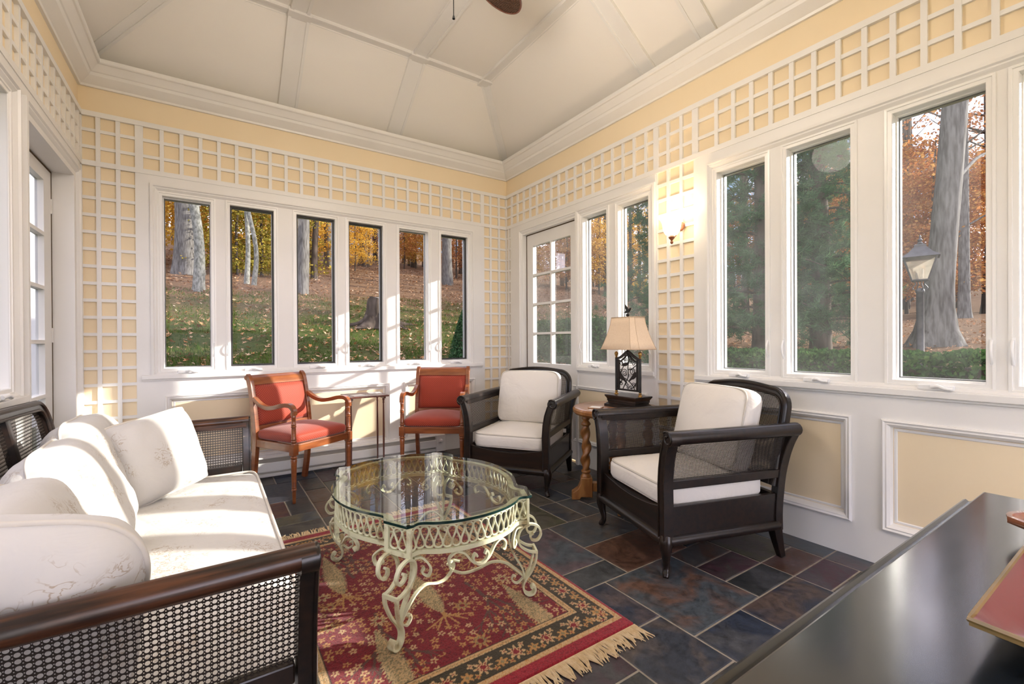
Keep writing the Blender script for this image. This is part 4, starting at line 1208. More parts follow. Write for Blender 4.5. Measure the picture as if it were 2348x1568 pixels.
    # S-scrolls hanging under each side
    for k in sides:
        poly = [Vector((*p, 0)) for p in sides[k]]
        L_ = [0]
        for a, b in zip(poly, poly[1:]): L_.append(L_[-1] + (b - a).length)
        tot = L_[-1]
        def at(f_, z):
            s_ = f_ * tot
            return Vector((float(np.interp(s_, L_, [p.x for p in poly])) * 0.985, float(np.interp(s_, L_, [p.y for p in poly])) * 0.985, z))
        m_ = 0.10 if tot > 0.7 else 0.14
        for sg in (1, -1):
            F = lambda f_: 0.5 + sg * f_
            mb = MB()
            mb.bar(bez([at(F(-0.03), 0.292), at(F(-0.045), 0.305), at(F(-0.06), 0.285), at(F(-0.02), 0.262), at(F(0.06), 0.275), at(F(0.12), 0.315), at(F(0.18), 0.326), at(F(0.225), 0.305), at(F(0.215), 0.280), at(F(0.19), 0.288)], 5), 0.013, 0.007, side=lambda i: (0, 0, 1) if False else (at(F(0.1), 0) - at(F(0.0), 0)).cross(Vector((0, 0, 1))))
            mb.bar(bez([at(F(0.46), 0.322), at(F(0.40), 0.315), at(F(0.345), 0.280), at(F(0.36), 0.250), at(F(0.40), 0.262), at(F(0.385), 0.28)], 5), 0.013, 0.007, side=(at(F(0.1), 0) - at(F(0.0), 0)).cross(Vector((0, 0, 1))))
            mb.build('under_scroll', ir, t, smooth=40)
make_coffee()

# ------------------------------------------------------------------ rug
def make_rug():
    x0, x1, y0, y1 = 0.150, 1.352, 1.185, 2.752
    stp = 0.0042
    nx, ny = int((x1 - x0) / stp) + 1, int((y1 - y0) / stp) + 1
    gx, gy = np.meshgrid(np.linspace(x0, x1, nx), np.linspace(y0, y1, ny), indexing='ij')
    W, H_ = x1 - x0, y1 - y0
    u, v = gx - x0, gy - y0
    RED, DEEP, CREAM, GOLD, DARK, OLIVE, TAN = [np.array(c) for c in ((0.19, 0.012, 0.020), (0.115, 0.007, 0.014), (0.50, 0.33, 0.17), (0.42, 0.22, 0.075), (0.030, 0.022, 0.014), (0.20, 0.165, 0.085), (0.36, 0.27, 0.15))]
    rs = np.random.default_rng(5)
    nz = rs.random((nx, ny))
    col = np.empty((nx, ny, 3)); col[:] = RED
    def put(mask, c): col[mask] = c
    dx = np.minimum(u, W - u); dy = np.minimum(v, H_ - v)
    de = np.minimum(dx, np.where(dy < 0.045, 0, dy - 0.035))
    put(nz < 0.25, DEEP)
    def flower(cx_, cy_, r_, n, c, cc, rot=0, ring=None):
        m = (np.abs(u - cx_) < r_ * 1.3) & (np.abs(v - cy_) < r_ * 1.3)
        i = np.where(m)
        a = np.arctan2(v[i] - cy_, u[i] - cx_) + rot; d = np.hypot(u[i] - cx_, v[i] - cy_)
        pet = r_ * (0.72 + 0.28 * np.cos(n * a))
        for q, cl in ((d < pet, c),) + (((d < pet * 0.62) & (d > pet * 0.42), ring),) * (ring is not None) + ((d < r_ * 0.28, cc),):
            k = np.where(q); col[i[0][k], i[1][k]] = cl
    def stroke(pts, w, c):
        for (ax, ay), (bx, by) in zip(pts, pts[1:]):
            m = (u > min(ax, bx) - w) & (u < max(ax, bx) + w) & (v > min(ay, by) - w) & (v < max(ay, by) + w)
            i = np.where(m)
            if not len(i[0]): continue
            L2 = (bx - ax) ** 2 + (by - ay) ** 2 + 1e-12
            tt = np.clip(((u[i] - ax) * (bx - ax) + (v[i] - ay) * (by - ay)) / L2, 0, 1)
            d = np.hypot(u[i] - ax - tt * (bx - ax), v[i] - ay - tt * (by - ay))
            k = np.where(d < w / 2); col[i[0][k], i[1][k]] = c
    # field: branches, small blossoms on a rough grid, palmettes, cypresses
    rd = random.Random(4)
    bxs = 0.165
    def tree(bx, by, ang, ln, dep, c):
        ex, ey = bx + ln * math.cos(ang), by + ln * math.sin(ang)
        stroke([(bx, by), ((bx + ex) / 2 + rd.uniform(-.012, .012), (by + ey) / 2), (ex, ey)], 0.006 + 0.003 * dep, c)
        if dep:
            for k in (-1, 0, 1):
                tree(ex, ey, ang + k * rd.uniform(0.3, 0.5), ln * rd.uniform(0.72, 0.9), dep - 1, c)
    VN = np.array((0.10, 0.045, 0.035))
    for cx_ in (0.42, 0.82):
        for cy_, s in ((0.62, -1), (0.95, 1), (1.35, -1)):
            tree(cx_ + rd.uniform(-.05, .05), cy_, s * PI / 2 + rd.uniform(-.15, .15), 0.13, 3, VN)
    fx = bxs + 0.02
    row = 0
    while fx < W - bxs:
        fy = bxs + 0.03 + (row % 2) * 0.021
        while fy < H_ - bxs:
            ax, ay = fx + rd.uniform(-.006, .006), fy + rd.uniform(-.006, .006)
            p = rd.random()
            if p < 0.74: flower(ax, ay, rd.uniform(0.014, 0.018), 5, GOLD if rd.random() < 0.6 else CREAM, RED, rd.uniform(0, 6))
            elif p < 0.82:
                q = rd.uniform(0, 6); stroke([(ax + 0.014 * math.cos(q + k * .7) * (1 - k * .1), ay + 0.014 * math.sin(q + k * .7) * (1 - k * .1)) for k in range(6)], 0.005, GOLD)
            fy += 0.042
        fx += 0.037; row += 1
    for _ in range(26):
        ax, ay = rd.uniform(bxs + .05, W - bxs - .05), rd.uniform(bxs + .05, H_ - bxs - .05)
        flower(ax, ay, rd.uniform(0.028, 0.046), rd.choice((7, 8, 9)), CREAM if rd.random() < .5 else GOLD, RED, rd.uniform(0, 6), ring=OLIVE)
    for cx_, cy_, ln in ((0.36, 0.30, 1), (0.93, 0.30, 1), (0.32, 1.02, 1), (0.93, 1.00, 1), (0.62, 0.66, 1)):      # feathery cypresses
        i = np.where((np.abs(u - cx_) < 0.08) & (np.abs(v - cy_) < 0.22))
        uu, vv = u[i] - cx_ - 0.0, v[i] - cy_
        tt = (vv + 0.19) / 0.42
        wd = 0.047 * np.clip(np.sin(np.clip(tt, 0, 1) ** 0.75 * PI), 0, 1) * (0.86 + 0.14 * np.sin(vv * 420 + np.abs(uu) * 260))
        k = np.where((np.abs(uu) < wd) & (tt > 0) & (tt < 1)); sh = rs.random(len(k[0]))[:, None]
        col[i[0][k], i[1][k]] = np.where(sh < 0.3, OLIVE, np.where(sh < 0.62, TAN, CREAM))
        k = np.where((np.abs(uu) < 0.007) & (tt > -0.12) & (tt <= 0.02)); col[i[0][k], i[1][k]] = GOLD
        for a in (-1.1, -0.6, -0.2, 0.2, 0.6, 1.1):
            stroke([(cx_, cy_ - 0.205), (cx_ + 0.05 * math.sin(a), cy_ - 0.23), (cx_ + 0.11 * math.sin(a), cy_ - 0.225 - 0.06 * math.cos(a))], 0.007, GOLD)
    # borders
    put(de < 0.165, CREAM); put((de < 0.165) & (de > 0.160), DARK)
    put((de < 0.150) & (de > 0.146), GOLD); put((de < 0.158) & (nz > 0.8) & (de > 0.14), OLIVE)
    put(de < 0.138, DARK); put((de < 0.134), np.array((0.045, 0.036, 0.022)))
    inb = (de < 0.134) & (de > 0.04)
    snap = col.copy(); 
    per = 0.128
    def border_run(length, place, horiz):
        n = int(round(length / per)); st_ = length / n
        for k in range(n):
            c_ = (k + 0.5) * st_
            for q, (o, r_, cl, cc) in enumerate(((0.0, 0.036, CREAM, RED), (st_ / 2, 0.024, GOLD, OLIVE))):
                a, b = place(c_ + o, 0.086 if q == 0 else 0.072)
                flower(a, b, r_, 8 if q == 0 else 6, cl, cc, k, ring=RED if q == 0 else None)
            for q in (-1, 1):
                for e in (0.058, 0.112):
                    a, b = place(c_ + q * 0.036, e)
                    flower(a, b, 0.013, 4, GOLD if e < .1 else CREAM, RED, k + q)
    border_run(W, lambda s_, e: (s_, e + 0.035), True); border_run(W, lambda s_, e: (s_, H_ - e - 0.035), True)
    border_run(H_, lambda s_, e: (e, s_), False); border_run(H_, lambda s_, e: (W - e, s_), False)
    put((de <= 0.040) & (de > 0.034), DARK); put(de <= 0.034, CREAM); put((de <= 0.034) & (nz > 0.75), GOLD); put(de <= 0.013, RED * 1.35)
    put(dy < 0.047, RED * 1.5); put((dy < 0.047) & (nz < 0.3), RED)
    col *= (0.86 + 0.28 * rs.random((nx, ny)))[..., None]
    z = np.full((nx, ny), 0.010) + 0.0010 * rs.random((nx, ny))
    z[0, :] = z[-1, :] = 0.003; z[:, 0] = z[:, -1] = 0.003
    t = empty('rug', ((x0 + x1) / 2, (y0 + y1) / 2, 0))
    tag(t, 'red oriental rug with a dark flowered border and cream fringe under the coffee table', 'rug')
    V = np.stack([gx - (x0 + x1) / 2, gy - (y0 + y1) / 2, z], -1).reshape(-1, 3)
    idx = np.arange(nx * ny).reshape(nx, ny)
    F = np.stack([idx[:-1, :-1], idx[1:, :-1], idx[1:, 1:], idx[:-1, 1:]], -1).reshape(-1, 4)
    m, nt, b = new_mat('rug_pile')
    at = N(nt, 'ShaderNodeVertexColor', layer_name='Col'); nt.links.new(at.outputs['Color'], b.inputs['Base Color'])
    b.inputs['Roughness'].default_value = 0.95; b.inputs['Specular IOR Level'].default_value = 0.05; b.inputs['Sheen Weight'].default_value = 0.25
    nb = N(nt, 'ShaderNodeTexNoise', i_Scale=240.0, i_Detail=2); tc = N(nt, 'ShaderNodeTexCoord'); nt.links.new(tc.outputs['Object'], nb.inputs['Vector'])
    bp = N(nt, 'ShaderNodeBump', i_Strength=0.5, i_Distance=0.004); nt.links.new(nb.outputs['Fac'], bp.inputs['Height']); nt.links.new(bp.outputs['Normal'], b.inputs['Normal'])
    fast_mesh('pile', V, F, m, t, col=col.reshape(-1, 3))
    # fringes: bundles of cord
    fm = simple('fringe_cotton', (0.58, 0.42, 0.24), 0.9, 0.1, c2=(0.68, 0.54, 0.36), scale=60)
    for e in (-1, 1):
        mb = MB()
        yb_ = e * H_ / 2
        mb.box(-W / 2, W / 2, min(yb_, yb_ + e * 0.016), max(yb_, yb_ + e * 0.016), 0.0005, 0.006)
        k = -W / 2 + 0.003
        while k < W / 2:
            l = rd.uniform(0.055, 0.078); b_ = rd.uniform(-0.03, 0.03)
            pts = [(k, yb_ + e * 0.008, 0.006), (k + b_ * 0.3, yb_ + e * (0.016 + l * 0.45), 0.0065), (k + b_, yb_ + e * (0.014 + l), 0.003)]
            mb.tube(pts, [0.0034, 0.0040, 0.0014], 5)
            k += rd.uniform(0.0050, 0.0068)
        o = mb.build('fringe', fm, t, smooth=60); o['kind'] = 'stuff'
make_rug()

# ------------------------------------------------------------------ round oak table on twisted columns, its lamp and coaster
def make_round_table():
    cx_, cy_ = 2.33, 2.19
    t = tag(empty('round_table', (cx_, cy_, 0)), 'small round honey oak table with barley twist legs between the two caned armchairs', 'side table')
    mb = MB(); mb.lathe([(0.0, 0.585), (0.255, 0.585), (0.288, 0.592), (0.300, 0.606), (0.302, 0.624), (0.294, 0.636), (0.280, 0.640), (0.0, 0.640)], 56); mb.build('tabletop', M['oak'], t, smooth=30)
    for k in range(4):
        a = R(141 + 90 * k)
        px, py = 0.212 * math.cos(a), 0.212 * math.sin(a)
        T = Matrix.Translation((px, py, 0))
        mb = MB()
        mb.lathe([(0.034, 0.585), (0.034, 0.575), (0.026, 0.566), (0.030, 0.556), (0.020, 0.540), (0.033, 0.522), (0.033, 0.512), (0.026, 0.506)], 18, T)
        mb.lathe([(0.026, 0.200), (0.032, 0.194), (0.032, 0.184), (0.024, 0.176), (0.034, 0.160), (0.034, 0.140)], 18, T)
        Pn = []
        for i in range(61):
            z = 0.506 - 0.306 * i / 60
            row = []
            for j in range(18):
                th = 2 * PI * j / 18
                r_ = 0.0285 + 0.0065 * math.cos(2 * (th - z * 2 * PI / 0.19))
                o = 0.0045
                ph = z * 2 * PI / 0.19
                row.append((px + o * math.cos(ph) + r_ * math.cos(th), py + o * math.sin(ph) + r_ * math.sin(th), z))
            Pn.append(row)
        mb.grid(Pn, closed_v=True)
        mb.build('leg', M['oak'], t, smooth=60)
        # bracket foot reaching out along the spoke
        d = Vector((math.cos(a), math.sin(a), 0)); s_ = Vector((-math.sin(a), math.cos(a), 0))
        prof = [(-0.042, 0.150), (0.036, 0.150), (0.040, 0.110), (0.055, 0.075), (0.085, 0.052), (0.098, 0.046), (0.100, 0.0), (0.045, 0.0), (0.035, 0.018), (-0.042, 0.018)]
        mb = MB(); mb.prism(prof, lambda u, v, h: Vector((px, py, 0)) + d * u + s_ * h + Vector((0, 0, v)), -0.038, 0.038)
        mb.build('foot', M['oak'], t, smooth=20, bevel=0.004)
    for a in (141, 231):
        d = Vector((math.cos(R(a)), math.sin(R(a)), 0))
        mb = MB(); mb.bar([d * -0.19 + Vector((0, 0, 0.085)), d * 0.19 + Vector((0, 0, 0.085))], 0.05, 0.06, side=(-d.y, d.x, 0)); mb.build('stretcher', M['oak'], t, smooth=0, bevel=0.004)
    mb = MB(); mb.obox((0, 0, 0.003), (0.085, 0.085, 0.006), Matrix.Rotation(0.5, 3, 'Z'))
    o = mb.build('coaster', M['oak'], None, smooth=0, bevel=0.001, loc=(cx_ - 0.17, cy_ + 0.03, 0.6402))
    tag(o, 'square picture coaster at the left edge of the round oak table', 'coaster')
    m2 = MB(); m2.obox((0, 0, 0.0064), (0.074, 0.074, 0.001), Matrix.Rotation(0.5, 3, 'Z')); m2.build('printed_top', M['paper'], o, smooth=0)
make_round_table()

def make_lamp():
    t = tag(empty('table_lamp', (2.37, 2.125, 0.640)), 'tan shaded table lamp with a black iron bird panel on the round oak table', 'lamp')
    dk = M['darkwood']; bk = M['black_metal']
    def rect(prof):
        mb = MB()
        mb.ring(fp, (-0.085, 0.085, -0.14, 0.14), prof)
        a = prof[-1]
        mb.add([(-0.085 + a[0], -0.14 + a[0], a[1]), (0.085 - a[0], -0.14 + a[0], a[1]), (0.085 - a[0], 0.14 - a[0], a[1]), (-0.085 + a[0], 0.14 - a[0], a[1])], [(0, 1, 2, 3)])
        return mb
    rect([(0.0, 0.0), (0.0, 0.016), (0.006, 0.019), (0.014, 0.026), (0.018, 0.028), (0.018, 0.036), (0.014, 0.040), (0.014, 0.052), (0.010, 0.060), (0.002, 0.072), (0.002, 0.080)]).build('base', dk, t, smooth=20)
    for s in (-1, 1):
        T = Matrix.Translation((0, s * 0.105, 0))
        mb = MB(); mb.lathe([(0.014, 0.080), (0.014, 0.084), (0.007, 0.092), (0.011, 0.100), (0.007, 0.106)], 14, T); mb.build('gold_ferrule', M['gold'], t)
        mb = MB(); mb.lathe([(0.0085, 0.104), (0.0085, 0.335)], 12, T); mb.build('post', bk, t)
        mb = MB(); mb.lathe([(0.010, 0.333), (0.006, 0.342), (0.010, 0.352), (0.013, 0.362), (0.012, 0.370), (0.004, 0.378), (0.0, 0.379)], 14, T); mb.build('gold_finial', M['gold'], t)
    mb = MB()
    F = lambda y, z: (0, y, z)
    mb.bar([F(-0.082, 0.118), F(-0.082, 0.322)], 0.012, 0.012, side=(0, 1, 0)); mb.bar([F(0.082, 0.118), F(0.082, 0.322)], 0.012, 0.012, side=(0, 1, 0))
    mb.bar([F(-0.105, 0.116), F(0.105, 0.116)], 0.012, 0.012, side=(1, 0, 0))
    arch = bez([F(-0.105, 0.326), F(-0.075, 0.334), F(-0.045, 0.350), F(-0.015, 0.372), F(0.0, 0.376), F(0.015, 0.372), F(0.045, 0.350), F(0.075, 0.334), F(0.105, 0.326)], 4)
    mb.bar(arch, 0.016, 0.014, side=(1, 0, 0))
    arch2 = [(x, y * 0.80, z - 0.020) for x, y, z in arch]
    mb.bar(arch2, 0.010, 0.009, side=(1, 0, 0))
    mb.build('iron_frame', bk, t, smooth=40)
    mb = MB()
    def sc_(c, r0, r1, a0, a1, w=0.0026): mb.tube([F(u, v) for u, v in spiral(c, r0, r1, a0, a1, 22)], w, 6)
    mb.tube(bez([F(0.045, 0.120), F(0.020, 0.165), F(-0.005, 0.215), F(0.000, 0.270), F(-0.010, 0.330), F(0.004, 0.352)], 6), 0.0032, 6)
    mb.tube(bez([F(-0.060, 0.120), F(-0.040, 0.150), F(-0.010, 0.175), F(0.030, 0.195), F(0.072, 0.190)], 6), 0.003, 6)
    mb.tube(bez([F(0.078, 0.150), F(0.055, 0.180), F(0.060, 0.235), F(0.040, 0.280), F(0.060, 0.310)], 6), 0.003, 6)
    mb.tube(bez([F(-0.078, 0.180), F(-0.060, 0.150), F(-0.030, 0.125)], 6), 0.003, 6)
    mb.tube(bez([F(-0.078, 0.290), F(-0.055, 0.275), F(-0.030, 0.260), F(-0.004, 0.255)], 6), 0.003, 6)
    for c, r0, a0, a1 in (((-0.048, 0.300), 0.020, 0, 9), ((-0.036, 0.245), 0.024, 2, 11), ((0.030, 0.232), 0.026, 1, 11), ((0.055, 0.298), 0.018, 3, 12), ((0.024, 0.322), 0.017, 4, -4), ((-0.052, 0.150), 0.020, 0, 10),
                          ((0.058, 0.158), 0.017, 2, -6), ((0.010, 0.155), 0.015, 3, 11), ((-0.022, 0.135), 0.013, 0, 8), ((-0.060, 0.215), 0.014, 1, 8), ((0.060, 0.250), 0.014, 0, -7), ((-0.022, 0.318), 0.012, 0, 7), ((0.000, 0.130), 0.010, 0, 7)):
        sc_(c, r0, r0 * 0.22, a0, a1)
    mb.build('iron_scrollwork', bk, t, smooth=60)
    def bird(pts, name, y0, z0, k):
        mb = MB(); mb.prism([(y0 + u * k, z0 + v * k) for u, v in pts], lambda u, v, h: (h, u, v), -0.003, 0.003); mb.build(name, bk, t, smooth=0, bevel=0.0015)
    perch = [(-0.030, 0.026), (-0.024, 0.034), (-0.014, 0.034), (-0.006, 0.024), (0.010, 0.006), (0.034, -0.022), (0.040, -0.036), (0.030, -0.032), (0.014, -0.020), (-0.004, -0.016), (-0.018, -0.006), (-0.024, 0.012), (-0.036, 0.022)]
    bird(perch, 'iron_bird', -0.046, 0.208, 1.0)
    bird([(-u, v) for u, v in perch], 'iron_bird', 0.052, 0.200, 1.15)
    bird([(-0.032, 0.016), (-0.020, 0.020), (0.0, 0.016), (0.022, 0.010), (0.036, -0.004), (0.024, -0.008), (0.004, -0.010), (-0.014, -0.004)], 'iron_bird', 0.022, 0.286, 1.0)
    mb = MB(); mb.lathe([(0.010, 0.360), (0.014, 0.370), (0.012, 0.384), (0.008, 0.388), (0.008, 0.45), (0.012, 0.46), (0.004, 0.47), (0.003, 0.63)], 14); mb.build('stem', bk, t)
    # bell shade with cut corners
    def octo(hx, hy, c, z): return [(-hx, -hy + c, z), (-hx + c, -hy, z), (hx - c, -hy, z), (hx, -hy + c, z), (hx, hy - c, z), (hx - c, hy, z), (-hx + c, hy, z), (-hx, hy - c, z)]
    zs = [0, 0.2, 0.4, 0.6, 0.8, 1.0]
    rings = []
    for q in zs:
        k = 1 - q; w = 0.60 + 0.40 * (k ** 1.45)
        rings.append(octo(0.122 * w, 0.172 * w, 0.040 * w, 0.395 + 0.215 * q))
    mb = MB(); mb.grid(rings, closed_v=True)
    sh = mb.build('lamp_shade', M['shade'], t, smooth=25)
    sm = sh.modifiers.new('thickness', 'SOLIDIFY'); sm.thickness = 0.0025
    mb = MB()
    for rg in (rings[0], rings[-1]): mb.tube(rg, 0.0028, 6, closed=True)
    for j in range(8): mb.tube([r_[j] for r_ in rings], 0.0016, 5)
    mb.build('shade_trim', simple('shade_braid', (0.50, 0.36, 0.24), 0.8, 0.1), sh, smooth=60)
    mb = MB(); mb.lathe([(0.004, 0.61), (0.012, 0.625), (0.012, 0.632), (0.004, 0.638)], 12)
    for k in range(4): mb.tube([(0, 0, 0.612), (0.070 * math.cos(k * PI / 2), 0.1 * math.sin(k * PI / 2), 0.608)], 0.0015, 5)
    mb.build('shade_fitter', bk, t)
    mb = MB()
    fly = [(-0.032, 0.0), (-0.018, 0.006), (-0.012, 0.014), (-0.020, 0.034), (-0.024, 0.056), (-0.012, 0.044), (0.000, 0.030), (0.006, 0.018), (0.016, 0.026), (0.026, 0.030), (0.030, 0.026), (0.022, 0.014), (0.012, 0.002), (0.0, -0.004), (-0.014, -0.004)]
    mb.prism([(-u * 1.05, v * 1.05) for u, v in fly], lambda u, v, h: (h, u, 0.645 + v), -0.005, 0.005)
    mb.build('bird_finial', bk, t, smooth=0, bevel=0.002)
make_lamp()

# ------------------------------------------------------------------ black console in the near right corner
def lacquer():
    m, nt, b = new_mat('black_lacquer')
    b.inputs['Base Color'].default_value = (0.006, 0.010, 0.016, 1)
    tc = N(nt, 'ShaderNodeTexCoord'); mp = N(nt, 'ShaderNodeMapping'); mp.inputs['Scale'].default_value = (1, 6, 1)
    nz = N(nt, 'ShaderNodeTexNoise', i_Scale=6.0, i_Detail=6)
    nt.links.new(tc.outputs['Object'], mp.inputs['Vector']); nt.links.new(mp.outputs['Vector'], nz.inputs['Vector'])
    mr = N(nt, 'ShaderNodeMapRange', i_1=0.3, i_2=0.7, i_3=0.16, i_4=0.22); nt.links.new(nz.outputs['Fac'], mr.inputs[0]); nt.links.new(mr.outputs[0], b.inputs['Roughness'])
    b.inputs['IOR'].default_value = 1.6; b.inputs['Coat Weight'].default_value = 0.5; b.inputs['Coat Roughness'].default_value = 0.12; b.inputs['Coat IOR'].default_value = 1.65
    return m
M['lacquer'] = lacquer()
def make_console():
    t = tag(empty('console_cabinet', (0.80, 0.0, 0)), 'black lacquered cabinet with a stepped edge filling the near right corner', 'cabinet')
    mb = MB(); mb.box(-0.56, 0.62, -0.30, 0.252, 0.735, 0.760); mb.build('top', M['lacquer'], t, smooth=0, bevel=0.003)
    mb = MB()
    prof = [(0.0, 0.735), (0.262, 0.735), (0.268, 0.733), (0.276, 0.726), (0.281, 0.724), (0.286, 0.728), (0.290, 0.726), (0.290, 0.716), (0.270, 0.700), (0.250, 0.692), (0.0, 0.692)]
    mb.prism([(-0.30 + 0.02, 0.735)] + prof[1:-1] + [(-0.28, 0.692)], lambda u, v, h: (h, u, v), -0.585, 0.650)
    mb.build('moulded_ledge', M['lacquer'], t, smooth=30)
    mb = MB(); mb.box(-0.54, 0.60, -0.27, 0.235, 0.08, 0.695); mb.build('carcass', M['lacquer'], t, smooth=0, bevel=0.003)
    for s in (0, 1):
        x0 = -0.52 + s * 0.56
        fq = lambda u, v, h: (u, 0.235 + h, v)
        mb = MB(); mb.box(x0, x0 + 0.54, 0.235, 0.252, 0.12, 0.50); mb.ring(fq, (x0 + 0.05, x0 + 0.49, 0.17, 0.45), [(0, 0.017), (0.0, 0.022), (0.01, 0.024), (0.02, 0.018)]); d = mb.build('cabinet_door', M['lacquer'], t, smooth=0)
        mb = MB(); mb.lathe([(0.006, 0), (0.006, 0.012), (0.014, 0.018), (0.012, 0.028), (0.0, 0.030)], 12, Matrix.Translation((x0 + (0.50 if s == 0 else 0.04), 0.252, 0.31)) @ Matrix.Rotation(-PI / 2, 4, 'X')); mb.build('knob', M['gold'], d)
        mb = MB(); mb.box(x0, x0 + 0.54, 0.235, 0.252, 0.53, 0.67); d = mb.build('drawer', M['lacquer'], t, smooth=0, bevel=0.002)
        mb = MB(); mb.lathe([(0.006, 0), (0.006, 0.012), (0.014, 0.018), (0.012, 0.028), (0.0, 0.030)], 12, Matrix.Translation((x0 + 0.27, 0.252, 0.60)) @ Matrix.Rotation(-PI / 2, 4, 'X')); mb.build('knob', M['gold'], d)
    for x in (-0.50, 0.56):
        for y in (-0.24, 0.205):
            mb = MB(); mb.lathe([(0.020, 0), (0.028, 0.01), (0.034, 0.045), (0.026, 0.075), (0.030, 0.082)], 16, Matrix.Translation((x, y, 0))); mb.build('foot', M['lacquer'], t)
make_console()

def make_tray():
    m, nt, b = new_mat('red_lacquer')
    b.inputs['Base Color'].default_value = (0.17, 0.010, 0.012, 1); b.inputs['Roughness'].default_value = 0.30; b.inputs['Coat Weight'].default_value = 0.15
    rim = simple('brass_coloured_rim', (0.16, 0.11, 0.035), 0.35, 0.5, c2=(0.24, 0.15, 0.05), scale=20)
    # trough lying along y, raised along its long edges; the near left corner points at the sofa
    def sec(y, k=0.0):
        xs = np.linspace(-1, 1, 25)
        row = []
        for x in xs:
            z = 0.010 + 0.034 * abs(x) ** 2.6
            bow = 0.0
            row.append((0.150 * x, y, z + k))
        return row
    t = tag(empty('tray', (0.826, -0.004, 0.760)), 'red lacquered trough tray with a gilt rim on the black cabinet', 'tray')
    ys = np.linspace(-0.30, 0.135, 24)
    def endbow(x): return 0.0
    top, bot = [], []
    for j, y in enumerate(ys):
        tl = (y - ys[0]) / (ys[-1] - ys[0])
        ef = max(0, (tl - 0.86) / 0.14) ** 2 + max(0, (0.14 - tl) / 0.14) ** 2
        r1, r2 = [], []
        for x in np.linspace(-1, 1, 25):
            w = 0.150 + 0.012 * math.cos((tl - 0.5) * PI)
            z = 0.008 + 0.030 * max(abs(x) ** 2.8, ef)
            r1.append((w * x, y, z)); r2.append((w * x * 0.995, y, max(0.0, z - 0.007)))
        top.append(r1); bot.append(r2)
    mb = MB(); mb.grid(top); mb.build('dish', m, t, smooth=60)
    mb = MB(); mb.grid(bot)
    loop = lambda g: g[0] + [r_[-1] for r_ in g[1:]] + g[-1][::-1][1:] + [r_[0] for r_ in g[::-1][1:-1]]
    mb.grid([[a, b_] for a, b_ in zip(loop(top), loop(bot))], closed_u=True)
    mb.tube(loop(top), 0.0028, 6, closed=True)
    mb.build('rim', rim, t, smooth=50)
    o = empty('wooden_bowl', (1.172, 0.074, 0.760)); tag(o, 'pointed brown wooden bowl behind the red tray on the black cabinet', 'bowl')
    wood = simple('polished_brown_wood', (0.20, 0.065, 0.028), 0.22, 0.5, c2=(0.30, 0.11, 0.05), scale=9, stretch=(1, 5, 5), coat=0.4)
    Pn, Qn = [], []
    for i in range(33):
        u = -1 + 2 * i / 32
        w = 0.078 * max(0.0, 1 - abs(u) ** 2.0) ** 0.7
        row, r2 = [], []
        for j in range(17):
            a = PI * j / 16
            row.append((w * math.cos(a), 0.115 * u, 0.034 + 0.008 * abs(u) ** 2 - (0.034 - 0.010 * abs(u)) * math.sin(a) ** 0.8 * (1 - 0.55 * abs(u) ** 2)))
            r2.append((w * 0.86 * math.cos(a), 0.108 * u, 0.0342 + 0.008 * abs(u) ** 2 - (0.026 - 0.008 * abs(u)) * math.sin(a) ** 0.8 * (1 - 0.55 * abs(u) ** 2)))
        Pn.append(row); Qn.append(r2)
    mb = MB(); mb.grid(Pn); mb.build('outside', wood, o, smooth=80)
    mb = MB(); mb.grid(Qn)
    mb.grid([[a, b_] for a, b_ in zip([r_[0] for r_ in Pn], [r_[0] for r_ in Qn])]); mb.grid([[a, b_] for a, b_ in zip([r_[-1] for r_ in Pn], [r_[-1] for r_ in Qn])])
    c = mb.build('inside', wood, o, smooth=80)
    o.rotation_euler = (0, 0, R(35))
make_tray()

# ================================================================== OUTDOORS
def smax(a, b, k=0.35): return 0.5 * (a + b + np.sqrt((a - b) ** 2 + k * k))
def ground(x, y):
    x = np.asarray(x, float); y = np.asarray(y, float)
    zb = 0.22 * (y - 4.163) - 0.30
    zr = np.interp(x, [-10, 2.7, 9.5, 30, 80], [-2.0, -0.30, 0.90, 2.3, 9.0]) + 0.0 * y
    z = smax(zb, zr, 0.5)
    z = smax(z, -0.34 + 0 * z, 0.08)
    return z
def gz(x, y): return float(ground(x, y))
gx = np.concatenate([np.linspace(-70, -8, 32), np.linspace(-7.5, 16, 95), np.linspace(16.5, 90, 60)])
gy = np.concatenate([np.linspace(-45, -2, 24), np.linspace(-1.5, 30, 120), np.linspace(30.6, 150, 70)])
GX, GY = np.meshgrid(gx, gy, indexing='ij')
GZ = ground(GX, GY)
bump_ = np.vectorize(lambda a, b: mnoise.noise(Vector((a * 0.5, b * 0.5, 0))))(GX, GY)
GZ = GZ + 0.05 * bump_ * ((GY > 6) | (GX > 5))
idx = np.arange(GX.size).reshape(GX.shape)
F = np.stack([idx[:-1, :-1], idx[1:, :-1], idx[1:, 1:], idx[:-1, 1:]], -1).reshape(-1, 4)
